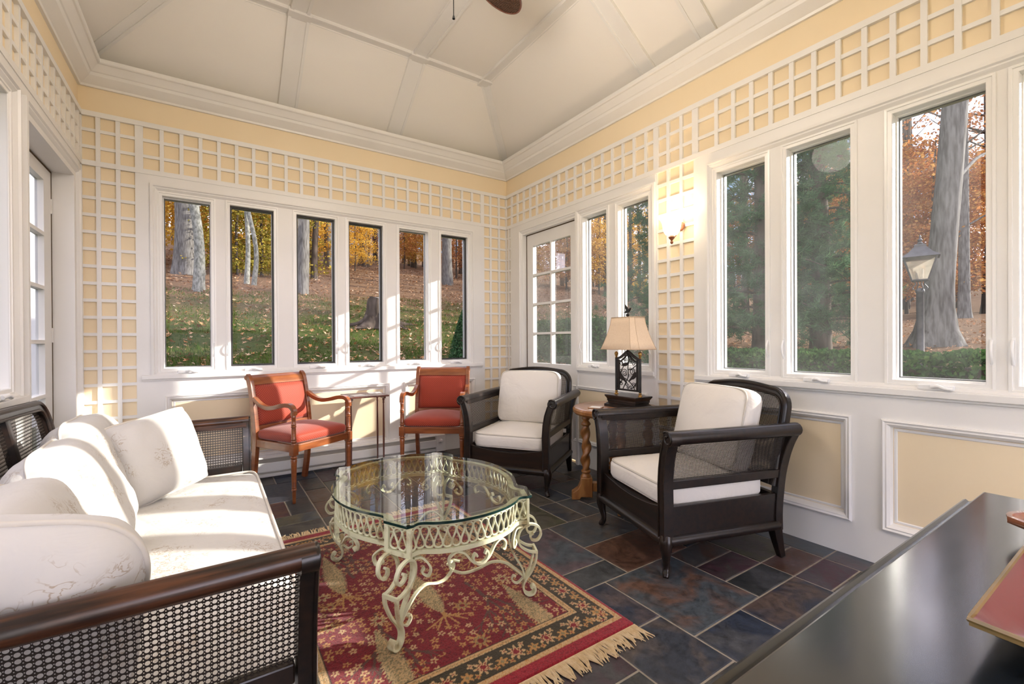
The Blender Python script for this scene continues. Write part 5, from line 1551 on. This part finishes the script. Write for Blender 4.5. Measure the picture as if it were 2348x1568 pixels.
def lawn_mat():
    m, nt, b = new_mat('lawn_and_leaf_litter')
    tc = N(nt, 'ShaderNodeTexCoord')
    n1 = N(nt, 'ShaderNodeTexNoise', i_Scale=0.35, i_Detail=6, i_Roughness=0.65); n2 = N(nt, 'ShaderNodeTexNoise', i_Scale=3.5, i_Detail=8, i_Roughness=0.75); n3 = N(nt, 'ShaderNodeTexNoise', i_Scale=14.0, i_Detail=6, i_Roughness=0.8)
    for n_ in (n1, n2, n3): nt.links.new(tc.outputs['Object'], n_.inputs['Vector'])
    sx = N(nt, 'ShaderNodeSeparateXYZ'); nt.links.new(tc.outputs['Object'], sx.inputs[0])
    dy = N(nt, 'ShaderNodeMapRange', i_1=12.0, i_2=25.0, i_3=-0.10, i_4=0.30); nt.links.new(sx.outputs['Y'], dy.inputs[0])
    dx = N(nt, 'ShaderNodeMapRange', i_1=6.5, i_2=10.0, i_3=-0.16, i_4=0.22); nt.links.new(sx.outputs['X'], dx.inputs[0])
    mxm = N(nt, 'ShaderNodeMath', operation='MAXIMUM'); nt.links.new(dy.outputs[0], mxm.inputs[0]); nt.links.new(dx.outputs[0], mxm.inputs[1])
    a1 = N(nt, 'ShaderNodeMath', operation='MULTIPLY_ADD', i_1=0.55); nt.links.new(n2.outputs['Fac'], a1.inputs[0]); nt.links.new(mxm.outputs[0], a1.inputs[2])
    a2 = N(nt, 'ShaderNodeMath', operation='MULTIPLY_ADD', i_1=0.45); nt.links.new(n1.outputs['Fac'], a2.inputs[0]); nt.links.new(a1.outputs[0], a2.inputs[2])
    cl = ramp(nt, [(0.40, (0, 0, 0)), (0.60, (1, 1, 1))]); nt.links.new(a2.outputs[0], cl.inputs['Fac'])
    gr = ramp(nt, [(0.3, (0.034, 0.058, 0.016)), (0.55, (0.090, 0.112, 0.032)), (0.75, (0.19, 0.17, 0.075))]); nt.links.new(n3.outputs['Fac'], gr.inputs['Fac'])
    br = ramp(nt, [(0.3, (0.075, 0.042, 0.024)), (0.5, (0.19, 0.115, 0.066)), (0.7, (0.32, 0.21, 0.13))]); nt.links.new(n3.outputs['Fac'], br.inputs['Fac'])
    mx = N(nt, 'ShaderNodeMix', data_type='RGBA'); nt.links.new(cl.outputs['Color'], mx.inputs['Factor']); nt.links.new(gr.outputs['Color'], mx.inputs['A']); nt.links.new(br.outputs['Color'], mx.inputs['B'])
    nt.links.new(mx.outputs['Result'], b.inputs['Base Color']); b.inputs['Roughness'].default_value = 0.95; b.inputs['Specular IOR Level'].default_value = 0.05
    bp = N(nt, 'ShaderNodeBump', i_Strength=0.8, i_Distance=0.08); nt.links.new(n3.outputs['Fac'], bp.inputs['Height']); nt.links.new(bp.outputs['Normal'], b.inputs['Normal'])
    return m
lawn = fast_mesh('lawn', np.stack([GX, GY, GZ], -1).reshape(-1, 3), F, lawn_mat())
lawn.data.shade_smooth()
lawn['kind'] = 'structure'

def leaf_mat(name, cols, trans=0.35):
    m, nt, b = new_mat(name)
    nt.nodes.remove(b)
    ge = N(nt, 'ShaderNodeNewGeometry')
    rp = ramp(nt, [(k / (len(cols) - 1), c) for k, c in enumerate(cols)]); nt.links.new(ge.outputs['Random Per Island'], rp.inputs['Fac'])
    d = N(nt, 'ShaderNodeBsdfDiffuse'); tr = N(nt, 'ShaderNodeBsdfTranslucent'); mx = N(nt, 'ShaderNodeMixShader', i_Fac=trans)
    nt.links.new(rp.outputs['Color'], d.inputs['Color']); nt.links.new(rp.outputs['Color'], tr.inputs['Color'])
    nt.links.new(d.outputs[0], mx.inputs[1]); nt.links.new(tr.outputs[0], mx.inputs[2])
    nt.links.new(mx.outputs[0], nt.nodes['Material Output'].inputs['Surface'])
    return m
M['leaf_yellow'] = leaf_mat('yellow_leaves', [(0.66, 0.37, 0.04), (0.80, 0.54, 0.10), (0.58, 0.33, 0.05), (0.74, 0.52, 0.14)], 0.45)
M['leaf_orange'] = leaf_mat('orange_leaves', [(0.50, 0.21, 0.06), (0.36, 0.13, 0.05), (0.58, 0.33, 0.10), (0.34, 0.18, 0.08)])
M['leaf_rust'] = leaf_mat('rust_leaves', [(0.30, 0.12, 0.05), (0.42, 0.17, 0.06), (0.24, 0.11, 0.06), (0.50, 0.26, 0.10)])
M['leaf_olive'] = leaf_mat('olive_leaves', [(0.34, 0.28, 0.05), (0.24, 0.24, 0.05), (0.46, 0.34, 0.06), (0.30, 0.22, 0.06)])
M['leaf_hedge'] = leaf_mat('hedge_leaves', [(0.030, 0.075, 0.020), (0.055, 0.115, 0.030), (0.040, 0.085, 0.028), (0.080, 0.140, 0.040)], 0.2)
M['needles'] = leaf_mat('pine_needles', [(0.045, 0.115, 0.050), (0.075, 0.165, 0.065), (0.110, 0.185, 0.090), (0.040, 0.090, 0.048)], 0.35)
M['leaf_fallen'] = leaf_mat('fallen_leaf', [(0.34, 0.16, 0.07), (0.48, 0.30, 0.17), (0.26, 0.13, 0.07), (0.55, 0.40, 0.27), (0.42, 0.17, 0.05), (0.60, 0.48, 0.36)], 0.1)

def quads(C, size, flat=0.0, bend=0.25, aspect=1.5):
    """one bent quad at every centre"""
    n = len(C)
    a = rng.normal(size=(n, 3))
    if flat: a[:, 2] *= (1 - flat)
    a /= np.linalg.norm(a, axis=1)[:, None]
    nn = rng.normal(size=(n, 3))
    if flat: nn = nn * (1 - flat) + np.array([0, 0, 1.0]) * flat * 2
    b = np.cross(nn, a); b /= np.linalg.norm(b, axis=1)[:, None]
    nn = np.cross(a, b)
    s = np.asarray(size) * rng.uniform(0.6, 1.3, n)
    s = s[:, None]
    p0 = C - a * s * aspect / 2; p2 = C + a * s * aspect / 2
    p1 = C - b * s / 2 + nn * s * bend; p3 = C + b * s / 2 + nn * s * bend
    V = np.stack([p0, p1, p2, p3], 1).reshape(-1, 3)
    return V, np.arange(4 * n).reshape(n, 4)

# leaves lying on the grass, thick enough to have an outline
n = 23000
px_ = rng.uniform(-0.42, 1.45, n); d = 5.5 + 34 * rng.random(n) ** 1.5
C = np.stack([px_ * d, d], 1)
n2 = 6000
t2 = rng.uniform(0.12, 1.0, n2); d2 = 4.5 + 16 * rng.random(n2) ** 1.3
C = np.concatenate([C, np.stack([d2, t2 * d2], 1)])
C = C[((C[:, 1] > 5.0) | (C[:, 0] > 4.2)) & ((C[:, 0] > -1.0) | (C[:, 1] > 6.9))]
z = ground(C[:, 0], C[:, 1]) + 0.05 * np.array([mnoise.noise(Vector((a * 0.5, b * 0.5, 0))) for a, b in C]) + 0.02
def leaf_stars(C, size):
    """five-lobed curled leaves lying about"""
    n_ = len(C); m_ = 10
    th = np.arange(m_) * 2 * PI / m_
    rad = np.where(np.arange(m_) % 2 == 0, 1.0, 0.45)[None, :] * rng.uniform(0.75, 1.2, (n_, m_))
    a0 = rng.uniform(0, 2 * PI, n_)[:, None]; s_ = (np.asarray(size) * rng.uniform(0.6, 1.35, n_))[:, None]
    lx, ly = rad * np.cos(th + a0) * s_, rad * np.sin(th + a0) * s_ * rng.uniform(0.6, 1.0, (n_, 1))
    tx, ty = rng.normal(0, 0.35, (n_, 1)), rng.normal(0, 0.35, (n_, 1))
    lz = lx * tx + ly * ty + 0.45 * s_ * rad ** 2 * rng.uniform(0, 1, (n_, 1)) + rng.normal(0, 0.10, (n_, m_)) * s_
    lz -= lz.min(axis=1, keepdims=True) - 0.0
    V = np.stack([C[:, 0:1] + lx, C[:, 1:2] + ly, C[:, 2:3] + lz], -1).reshape(-1, 3)
    return V, np.arange(n_ * m_).reshape(n_, m_)
V, F = leaf_stars(np.concatenate([C, z[:, None]], 1), 0.038 + 0.0010 * C[:, 1])
o = fast_mesh('fallen_leaves', V, F, M['leaf_fallen'], nper=10); tag(o, 'brown and tan autumn leaves scattered over the lawn', 'leaves', kind='stuff')
# grass blades of the nearer lawn
n = 42000
px_ = rng.uniform(-0.40, 1.0, n); d = 6.5 + 12 * rng.random(n) ** 1.2
C = np.stack([px_ * d, d], 1)
C = C[(C[:, 0] > -1.0) | (C[:, 1] > 6.9)]
cl = np.array([mnoise.noise(Vector((a * 0.9, b * 0.9, 3))) for a, b in C]); C = C[cl + rng.normal(0, .18, len(cl)) > -0.12]
z = ground(C[:, 0], C[:, 1])
h = rng.uniform(0.04, 0.10, len(C)); an = rng.uniform(0, 2 * PI, len(C)); w = 0.012
lx, ly = rng.normal(0, 0.03, len(C)), rng.normal(0, 0.03, len(C))
b0 = np.stack([C[:, 0] - w * np.cos(an), C[:, 1] - w * np.sin(an), z - 0.01], 1); b1 = np.stack([C[:, 0] + w * np.cos(an), C[:, 1] + w * np.sin(an), z - 0.01], 1)
tp = np.stack([C[:, 0] + lx, C[:, 1] + ly, z + h], 1)
V = np.stack([b0, b1, tp], 1).reshape(-1, 3)
M['grass'] = leaf_mat('grass_blades', [(0.045, 0.085, 0.016), (0.090, 0.140, 0.028), (0.065, 0.105, 0.022), (0.17, 0.18, 0.055)], 0.3)
o = fast_mesh('grass', V, np.arange(len(V)).reshape(-1, 3), M['grass'], nper=3); tag(o, 'short green grass of the lawn behind the back windows', 'grass', kind='stuff')

# --- trees
def trunk_mesh(pts, radii, flare=0.0, lobes=5, n=18, name='trunk', mat='bark', parent=None):
    P_ = bez(pts, 6)
    rr = np.interp(np.linspace(0, len(radii) - 1, len(P_)), range(len(radii)), radii)
    rows = []
    z0 = P_[0].z
    for i, p in enumerate(P_):
        row = []
        hgt = max(0, p.z - z0)
        fl = flare * math.exp(-hgt / (rr[0] * 2.2))
        for j in range(n):
            th = 2 * PI * j / n
            q = 1 + fl * (0.6 + 0.4 * math.cos(lobes * th + 1)) + 0.05 * mnoise.noise(Vector((math.cos(th) * 2, math.sin(th) * 2, p.z * 0.8)))
            row.append((p.x + rr[i] * q * math.cos(th), p.y + rr[i] * q * math.sin(th), p.z))
        rows.append(row)
    mb = MB(); mb.grid(rows, closed_v=True)
    return mb.build(name, M[mat], parent, smooth=80)
def big_tree(x, y, r, h, lean, label, mat='bark', flare=0.5, crown=None, group=None, bend=0.0, lobes=5, ldir=0.0):
    t = empty('tree', (x, y, gz(x, y) - 0.12))
    tag(t, label, 'tree', group)
    pts = [(0, 0, 0), (lean * 0.1 + bend, 0, h * 0.18), (lean * 0.35 - bend, 0, h * 0.45), (lean * 0.65 + bend * .5, 0, h * 0.7), (lean, 0, h)]
    pts = [Vector((p[0] * math.cos(ldir), p[0] * math.sin(ldir), p[2])) for p in pts]
    trunk_mesh(pts, [r, r * 0.86, r * 0.78, r * 0.66, r * 0.4], flare, lobes, mat=mat, parent=t)
    if crown:
        cm, lo, rad, cnt, size = crown
        cs = []
        for _ in range(cnt // 60):
            a = rng.uniform(0, 2 * PI); q = rad * math.sqrt(rng.random()); zz = rng.uniform(lo, h + 1)
            cs.append(np.array([lean * zz / h * math.cos(ldir) + q * math.cos(a), lean * zz / h * math.sin(ldir) + q * math.sin(a), zz]) + rng.normal(0, rad * 0.10, (60, 3)) * np.array([1, 1, 0.45]))
        V, F = quads(np.concatenate(cs), size, bend=0.15)
        fast_mesh('foliage', V, F, M[cm], t)
        mb = MB()
        for _ in range(9):
            zz = rng.uniform(lo * 0.8, h * 0.9); a = rng.uniform(0, 2 * PI)
            p0 = Vector((lean * zz / h * math.cos(ldir), lean * zz / h * math.sin(ldir), zz)); dr = Vector((math.cos(a), math.sin(a), 0.35))
            mb.tube(bez([p0, p0 + dr * rad * 0.4 + Vector((0, 0, .2)), p0 + dr * rad * 0.9], 4), list(np.linspace(r * 0.18, 0.012, 9)), 6)
        mb.build('branch', M[mat], t, smooth=80)
    return t
def at(kx, Y): return (kx * Y, Y)
x, y = at(-0.031, 23.6); big_tree(x, y, 0.50, 14, -0.25, 'thick grey oak trunk on the lawn, largest through the leftmost back window', flare=0.35)
x, y = at(-0.0165, 18.0); big_tree(x, y, 0.165, 11, -0.9, 'slim pale trunk just in front of the thick oak, leftmost back window', mat='bark_pale', flare=0.30, bend=0.10)
x, y = at(0.059, 21.0); big_tree(x, y, 0.10, 9, 0.15, 'slim pale twin trunk, left one, through the second back window', mat='bark_pale', flare=0.15, bend=0.05)
x, y = at(0.071, 20.6); big_tree(x, y, 0.095, 9, -0.55, 'slim pale twin trunk, right one, through the second back window', mat='bark_pale', flare=0.15, bend=0.14)
x, y = at(0.155, 18.6); big_tree(x, y, 0.24, 12, 0.45, 'sturdy lichen-grey trunk at the left of the third back window', flare=0.15, bend=0.05)
x, y = at(0.179, 25.0); big_tree(x, y, 0.17, 12, 0.7, 'leaning dark grey trunk in the middle of the third back window', mat='bark_dark', flare=0.2)
x, y = at(0.208, 36.0); big_tree(x, y, 0.33, 14, -0.3, 'far trunk with flared roots at the right of the third back window', mat='bark', flare=0.6)
x, y = at(0.280, 40.0); big_tree(x, y, 0.42, 15, 0.0, 'broad brown far trunk through the fourth back window', mat='bark_dark', flare=0.4)
x, y = at(0.480, 27.0); big_tree(x, y, 0.36, 14, -0.1, 'grey oak trunk filling the left of the rightmost back window', flare=0.25)
x, y = at(0.532, 24.0); big_tree(x, y, 0.14, 12, 0.2, 'thin grey trunk at the right edge of the rightmost back window', flare=0.3)
x, y = at(0.395, 46.0); big_tree(x, y, 0.33, 14, 0.2, 'far brown trunk through the fifth back window', mat='bark_dark', flare=0.3)

# young understorey trees with coloured foliage, and bare woodland trunks behind
def sapling_proto(cm, seed, r=2.6, lo=1.2, hi=8.0, cnt=8400, size=0.115, tr=0.09, mat='bark_dark'):
    t = empty('tree')
    trunk_mesh([(0, 0, -0.2), (0.08, 0, 2.5), (-0.06, 0.05, 5), (0.1, 0, 9.5)], [tr, tr * 0.85, tr * 0.65, tr * 0.25], 0.3, mat=mat, parent=t, n=8)
    cs = []
    for _ in range(cnt // 40):
        a = rng.uniform(0, 2 * PI); q = r * math.sqrt(rng.random()); zz = rng.uniform(lo, hi)
        cs.append(np.array([q * math.cos(a), q * math.sin(a), zz]) + rng.normal(0, 1, (40, 3)) * np.array([0.42, 0.42, 0.13]))
    V, F = quads(np.concatenate(cs), size, flat=0.35, bend=0.15)
    fast_mesh('foliage', V, F, M[cm], t)
    return t
protos = {'yellow': sapling_proto('leaf_yellow', 1), 'orange': sapling_proto('leaf_orange', 2), 'rust': sapling_proto('leaf_rust', 3, size=0.10), 'olive': sapling_proto('leaf_olive', 4, lo=0.2)}
LBL = {'yellow': 'slender woodland tree in yellow leaf beyond the lawn', 'orange': 'slender woodland tree in orange leaf beyond the lawn', 'rust': 'slender woodland tree in rust brown leaf beyond the lawn', 'olive': 'bushy woodland tree in olive green leaf beyond the lawn'}
used = set()
def plant(kind, x, y, s=1.0):
    p = protos[kind]
    if kind in used: o = dup(p, (0, 0, 0), 0)
    else: o = p; used.add(kind)
    o.location = (x, y, gz(x, y)); o.rotation_euler = (0, 0, rng.uniform(0, 6.28)); o.scale = (s, s, s * rng.uniform(0.9, 1.15))
    tag(o, LBL[kind], 'tree', kind + '-leaved woodland trees')
rp_ = random.Random(12)
for kx, Y, k, s in ((-0.075, 27, 'yellow', 0.9), (-0.02, 30, 'yellow', 1.0), (0.02, 28, 'yellow', 0.8), (-0.14, 33, 'yellow', 1), (0.045, 24.5, 'olive', 0.75), (0.085, 25, 'olive', 0.8), (0.115, 27, 'olive', 0.9), (0.07, 33, 'yellow', 1.0), (0.11, 38, 'orange', 1.0),
                    (0.175, 34, 'yellow', 0.95), (0.205, 39, 'yellow', 0.9), (0.235, 46, 'orange', 0.9), (0.262, 33, 'yellow', 0.55), (0.31, 58, 'rust', 1), (0.345, 50, 'rust', 1.0), (0.372, 42, 'orange', 0.8), (0.40, 44, 'yellow', 0.75), (0.43, 47, 'yellow', 0.8), (0.47, 50, 'orange', 1), (0.505, 34, 'rust', 0.9), (0.54, 40, 'orange', 1.0),
                    (0.60, 44, 'rust', 1), (0.68, 40, 'orange', 1), (0.75, 36, 'orange', 0.9), (0.80, 33, 'yellow', 0.8), (0.86, 30, 'orange', 0.9), (0.93, 31, 'yellow', 1.0), (0.99, 28, 'yellow', 0.8), (1.05, 30, 'orange', 0.9), (1.14, 28, 'yellow', 0.8), (1.2, 30, 'olive', 0.8)):
    plant(k, kx * Y, Y, s)
for rx, X, k, s in ((0.20, 26, 'orange', 0.85), (0.17, 30, 'rust', 0.95), (0.235, 24, 'orange', 0.8), (0.27, 30, 'rust', 1.0), (0.31, 27, 'orange', 1), (0.36, 32, 'yellow', 1), (0.42, 30, 'rust', 1.1), (0.50, 32, 'orange', 1.0), (0.58, 30, 'rust', 1.0), (0.66, 28, 'orange', 1.0), (0.75, 27, 'yellow', 0.9),
                    (0.23, 40, 'rust', 1.1), (0.16, 44, 'orange', 1.1), (0.33, 42, 'rust', 1.4), (0.46, 42, 'orange', 1.3)):
    plant(k, X, rx * X, s)
bp_ = empty('tree')
trunk_mesh([(0, 0, -0.3), (0.1, 0, 4), (-0.1, 0.1, 9), (0.1, 0, 17)], [0.20, 0.17, 0.14, 0.06], 0.35, mat='bark_dark', parent=bp_, n=10)
mbb = MB()
for _ in range(12):
    zz = rng.uniform(3.5, 15); a = rng.uniform(0, 6.28); p0 = Vector((0, 0, zz)); dr = Vector((math.cos(a), math.sin(a), rng.uniform(0.2, 0.8)))
    mbb.tube(bez([p0, p0 + dr * 1.0, p0 + dr * 2.2 + Vector((0, 0, 0.3))], 3), list(np.linspace(0.05, 0.008, 7)), 5)
mbb.build('branch', M['bark_dark'], bp_, smooth=80)
first = True
for k in range(150):
    if k < 105:
        kx = rp_.uniform(-0.16, 1.15); Y = rp_.uniform(44, 75) * (1 if kx < 0.5 else 0.72); X = kx * Y
    else:
        X = rp_.uniform(26, 46); Y = rp_.uniform(0.12, 1.0) * X
    o = bp_ if first else dup(bp_, (0, 0, 0), 0)
    first = False
    s = rp_.choice((0.45, 0.6, 0.8, 1.0, 1.3))
    o.location = (X, Y, gz(X, Y)); o.rotation_euler = (rp_.uniform(-.04, .04), rp_.uniform(-.04, .04), rp_.uniform(0, 6)); o.scale = (s, s, 1)
    tag(o, 'bare dark woodland trunk at the far edge of the lawn', 'tree', 'bare woodland trunks')

# trees of the right-hand side
t = big_tree(10.0, 2.36, 0.195, 13, 1.25, 'big grey oak trunk with a flared foot behind the garden lamp post', flare=1.5, bend=0.03, crown=('leaf_orange', 3.3, 4.2, 1500, 0.06), lobes=4, ldir=-1.35)
big_tree(22.0, 4.37, 0.17, 13, -0.2, 'far grey trunk to the right of the big oak, through the right-hand window', flare=0.5, crown=('leaf_rust', 4.0, 3.2, 3600, 0.09))
big_tree(15.5, 7.9, 0.26, 14, 0.3, 'grey trunk rising behind the pines, through the middle right-hand window', flare=0.3, crown=('leaf_orange', 6.0, 3.2, 3600, 0.09))

def pine(x, y, h, r, seed, label):
    t = tag(empty('pine_tree', (x, y, gz(x, y) - 0.1)), label, 'tree', 'pines outside the right-hand windows')
    rg = np.random.default_rng(seed)
    trunk_mesh([(0, 0, 0), (0.05, 0, h * 0.4), (0, 0.05, h * 0.75), (0.0, 0, h)], [0.16, 0.13, 0.09, 0.02], 0.3, mat='bark_dark', parent=t, n=10)
    mb = MB(); cs = []
    nb_ = int(h * 11)
    for k in range(nb_):
        zz = 0.5 + (h - 0.6) * (k / nb_); ln = r * (1 - 0.75 * (zz / h)) * rg.uniform(0.65, 1.1); a = k * 2.4 + rg.uniform(-.3, .3)
        dr = Vector((math.cos(a), math.sin(a), 0))
        p0 = Vector((0, 0, zz)); p1 = p0 + dr * ln * 0.5 + Vector((0, 0, 0.05 * ln)); p2 = p0 + dr * ln + Vector((0, 0, -0.16 * ln))
        path = bez([p0, p1, p2], 4)
        mb.tube(path, list(np.linspace(0.028, 0.006, len(path))), 5)
        for q in range(int(12 + ln * 14)):
            u = 0.28 + 0.72 * rg.random(); p = p0.lerp(p1, min(1, u * 2)) if u < 0.5 else p1.lerp(p2, u * 2 - 1)
            sd = rg.normal(0, 0.13 + 0.10 * ln * (1 - abs(u - .5)), 3) * np.array([1, 1, 0.5])
            cs.append((np.array(p) + sd, dr))
    mb.build('branch', M['bark_dark'], t, smooth=80)
    Vn = []
    for c, dr in cs:
        m_ = 34
        d_ = rg.normal(size=(m_, 3)) * 0.75 + np.array(dr) * 0.8 + np.array([0, 0, 0.25]); d_ /= np.linalg.norm(d_, axis=1)[:, None]
        L_ = rg.uniform(0.10, 0.17, m_)[:, None]; w_ = np.cross(d_, rg.normal(size=(m_, 3))); w_ /= np.linalg.norm(w_, axis=1)[:, None]
        b_ = c + rg.normal(0, 0.02, (m_, 3))
        Vn.append(np.stack([b_ - w_ * 0.0065, b_ + w_ * 0.0065, b_ + d_ * L_], 1).reshape(-1, 3))
    V = np.concatenate(Vn)
    fast_mesh('needles', V, np.arange(len(V)).reshape(-1, 3), M['needles'], t, nper=3)
pine(8.6, 6.3, 7.5, 1.7, 3, 'tall dark pine seen through the windows behind the table lamp')
pine(8.4, 4.35, 6.5, 1.55, 4, 'dark pine with low sparse branches, through the window behind the near armchair')
pine(8.8, 3.55, 5.2, 1.25, 6, 'bright green pine, right one, through the window left of the lamp post')

def shrub(name, label, x0, x1, y0, y1, zt, mat, n, size, group=None, cone=False):
    cx_, cy_ = (x0 + x1) / 2, (y0 + y1) / 2
    zb_ = min(gz(x0, y0), gz(x1, y1), gz(x0, y1), gz(x1, y0)) - 0.05
    t = tag(empty(name, (cx_, cy_, zb_)), label, 'shrub' if cone else 'hedge', group)
    h = zt - zb_
    if cone:
        zz = h * rng.random(n) ** 1.4; a = rng.uniform(0, 2 * PI, n); rr = (x1 - x0) / 2 * (1 - zz / h) ** 0.75 * rng.uniform(0.75, 1.05, n)
        C = np.stack([rr * np.cos(a), rr * np.sin(a), zz], 1)
        mb = MB(); mb.lathe([((x1 - x0) / 2 * 0.72 * (1 - q) ** 0.75, h * q) for q in (0.0, 0.2, 0.4, 0.6, 0.8, 0.97)], 18)
    else:
        f_ = rng.random((n, 3)) * 2 - 1
        m_ = np.abs(f_); k = np.argmax(m_, axis=1); f_[np.arange(n), k] = np.sign(f_[np.arange(n), k]) * rng.uniform(0.74, 1.05, n)
        C = f_ * np.array([(x1 - x0) / 2, (y1 - y0) / 2, h / 2]) + np.array([0, 0, h / 2])
        w = 0.06 * np.array([mnoise.noise(Vector((p[0] * 3, p[1] * 3, 0))) for p in C]); C[:, 2] += w
        mb = MB(); mb.box(-(x1 - x0) / 2 * .66, (x1 - x0) / 2 * .66, -(y1 - y0) / 2 * .92, (y1 - y0) / 2 * .92, 0, h * 0.76)
    mb.build('stems', M['bark_dark'], t, smooth=0)
    V, F = quads(C, size, bend=0.2)
    fast_mesh('foliage', V, F, M[mat], t)
shrub('boxwood_hedge', 'low clipped green hedge at the foot of the garden lamp post', 6.2, 7.0, 0.3, 5.2, 0.93, 'leaf_hedge', 34000, 0.040)
shrub('boxwood_hedge', 'tall green hedge outside the glazed door', 6.0, 6.9, 5.9, 9.6, 1.50, 'leaf_hedge', 38000, 0.042)
shrub('dwarf_conifer', 'dark cone shaped shrub at the lower right of the rightmost back window', 2.95, 3.75, 5.95, 6.75, 1.62, 'needles', 9000, 0.030, cone=True)

# stump
def stump():
    x, y = at(0.313, 12.0)
    t = tag(empty('tree_stump', (x, y, gz(x, y) - 0.05)), 'cut grey tree stump with spreading roots on the lawn', 'stump')
    rows = []
    hs = np.linspace(0, 0.80, 20)
    for z in hs:
        row = []
        for j in range(48):
            th = 2 * PI * j / 48
            q = 0.30 + 0.55 * math.exp(-z / 0.17) * (0.55 + 0.45 * math.cos(5 * th + 0.6)) + 0.03 * math.cos(9 * th) + 0.05 * mnoise.noise(Vector((math.cos(th) * 2, math.sin(th) * 2, z * 4)))
            row.append((q * math.cos(th) + 0.05 * z, q * math.sin(th), z + 0.05 * math.sin(th * 2 + 1) * (z / 0.8)))
        rows.append(row)
    mb = MB(); mb.grid(rows, closed_v=True); mb.build('bark', M['bark_dark'], t, smooth=60)
    mb = MB(); mb.add(rows[-1], [tuple(range(48))]); mb.build('cut_face', M['bark'], t, smooth=0)
    mb = MB()
    for a, l in ((0.3, 1.3), (-0.5, 0.9), (3.0, 1.0), (3.7, 0.8), (4.7, 0.9)):
        d = Vector((math.cos(a), math.sin(a), 0))
        zg = lambda q: gz(x + d.x * q, y + d.y * q) - gz(x, y) + 0.05
        mb.tube(bez([d * 0.25 + Vector((0, 0, 0.28)), d * l * 0.5 + Vector((0, 0, zg(l * 0.5) + 0.06)), d * l + Vector((0, 0, zg(l) - 0.02))], 5), list(np.linspace(0.13, 0.03, 11)), 8)
    mb.build('root', M['bark_dark'], t, smooth=80)
stump()

# garden lamp post
def lamp_post():
    x, y = 8.3, 2.095
    zb = gz(x, y) - 0.1
    t = tag(empty('street_lamp', (x, y, zb)), 'weathered black lantern on a post beside the big oak', 'lamp post')
    top = 1.1 + 0.088 * x - zb        # where post meets lantern
    mb = MB(); mb.lathe([(0.060, 0), (0.060, 0.05), (0.046, 0.08), (0.042, top - 0.10), (0.050, top - 0.09), (0.050, top - 0.05), (0.036, top - 0.03)], 18); mb.build('post', M['lead'], t, smooth=40)
    mb = MB()
    for k in range(4):
        a = k * PI / 2 + 0.6; d = Vector((math.cos(a), math.sin(a), 0))
        mb.tube(bez([Vector((0, 0, top - 0.07)) + d * 0.03, Vector((0, 0, top - 0.03)) + d * 0.085, Vector((0, 0, top + 0.03)) + d * 0.05, Vector((0, 0, top + 0.075)) + d * 0.075], 5), 0.007, 6)
    mb.build('bracket', M['lead'], t, smooth=80)
    a0 = 0.25
    def sq(h, z): return [Vector((h * math.sqrt(2) * math.cos(a0 + PI / 4 + k * PI / 2), h * math.sqrt(2) * math.sin(a0 + PI / 4 + k * PI / 2), z)) for k in range(4)]
    b, c = sq(0.085, top + 0.08), sq(0.175, top + 0.40)
    mb = MB()
    for k in range(4):
        mb.tube([b[k], c[k]], 0.010, 6); mb.tube([b[k], b[(k + 1) % 4]], 0.011, 6); mb.tube([c[k], c[(k + 1) % 4]], 0.012, 6)
    mb.add(b, [(0, 1, 2, 3)])
    mb.build('lantern_frame', M['lead'], t, smooth=60)
    gm = glass_mat('lantern_glass', (0.75, 0.72, 0.66), 0.35, (0.75, 0.70, 0.62))
    mb = MB()
    for k in range(4): mb.add([b[k], b[(k + 1) % 4], c[(k + 1) % 4], c[k]], [(0, 1, 2, 3)])
    mb.build('lantern_glass', gm, t, smooth=0)
    rows = [sq(h, top + z) for h, z in ((0.205, 0.395), (0.195, 0.41), (0.13, 0.46), (0.085, 0.52), (0.065, 0.545), (0.065, 0.575), (0.030, 0.59))]
    mb = MB(); mb.grid(rows, closed_v=True); mb.lathe([(0.02, 0.585), (0.035, 0.60), (0.016, 0.62), (0.030, 0.645), (0.010, 0.675), (0.014, 0.69), (0.002, 0.72)], 12, Matrix.Translation((0, 0, top)))
    mb.build('lantern_roof', M['lead'], t, smooth=30)
    mb = MB()
    for k in range(3):
        a = k * 2.1; mb.lathe([(0.014, top + 0.10), (0.014, top + 0.22), (0.004, top + 0.25)], 10, Matrix.Translation((0.035 * math.cos(a), 0.035 * math.sin(a), 0)))
    mb.build('candle_bulb', M['paper'], t)
lamp_post()

# white boarded wing of the house, seen through the glazed door on the left
mb = MB()
mb.box(-4.6, -1.15, 6.40, 6.55, -0.6, 4.2)
for k in range(12): mb.box(-4.55 + k * 0.30, -4.50 + k * 0.30, 6.375, 6.41, -0.6, 4.2)
struct(mb.build('wall_exterior', simple('white_siding', (0.80, 0.81, 0.83), 0.6, 0.2), smooth=0))
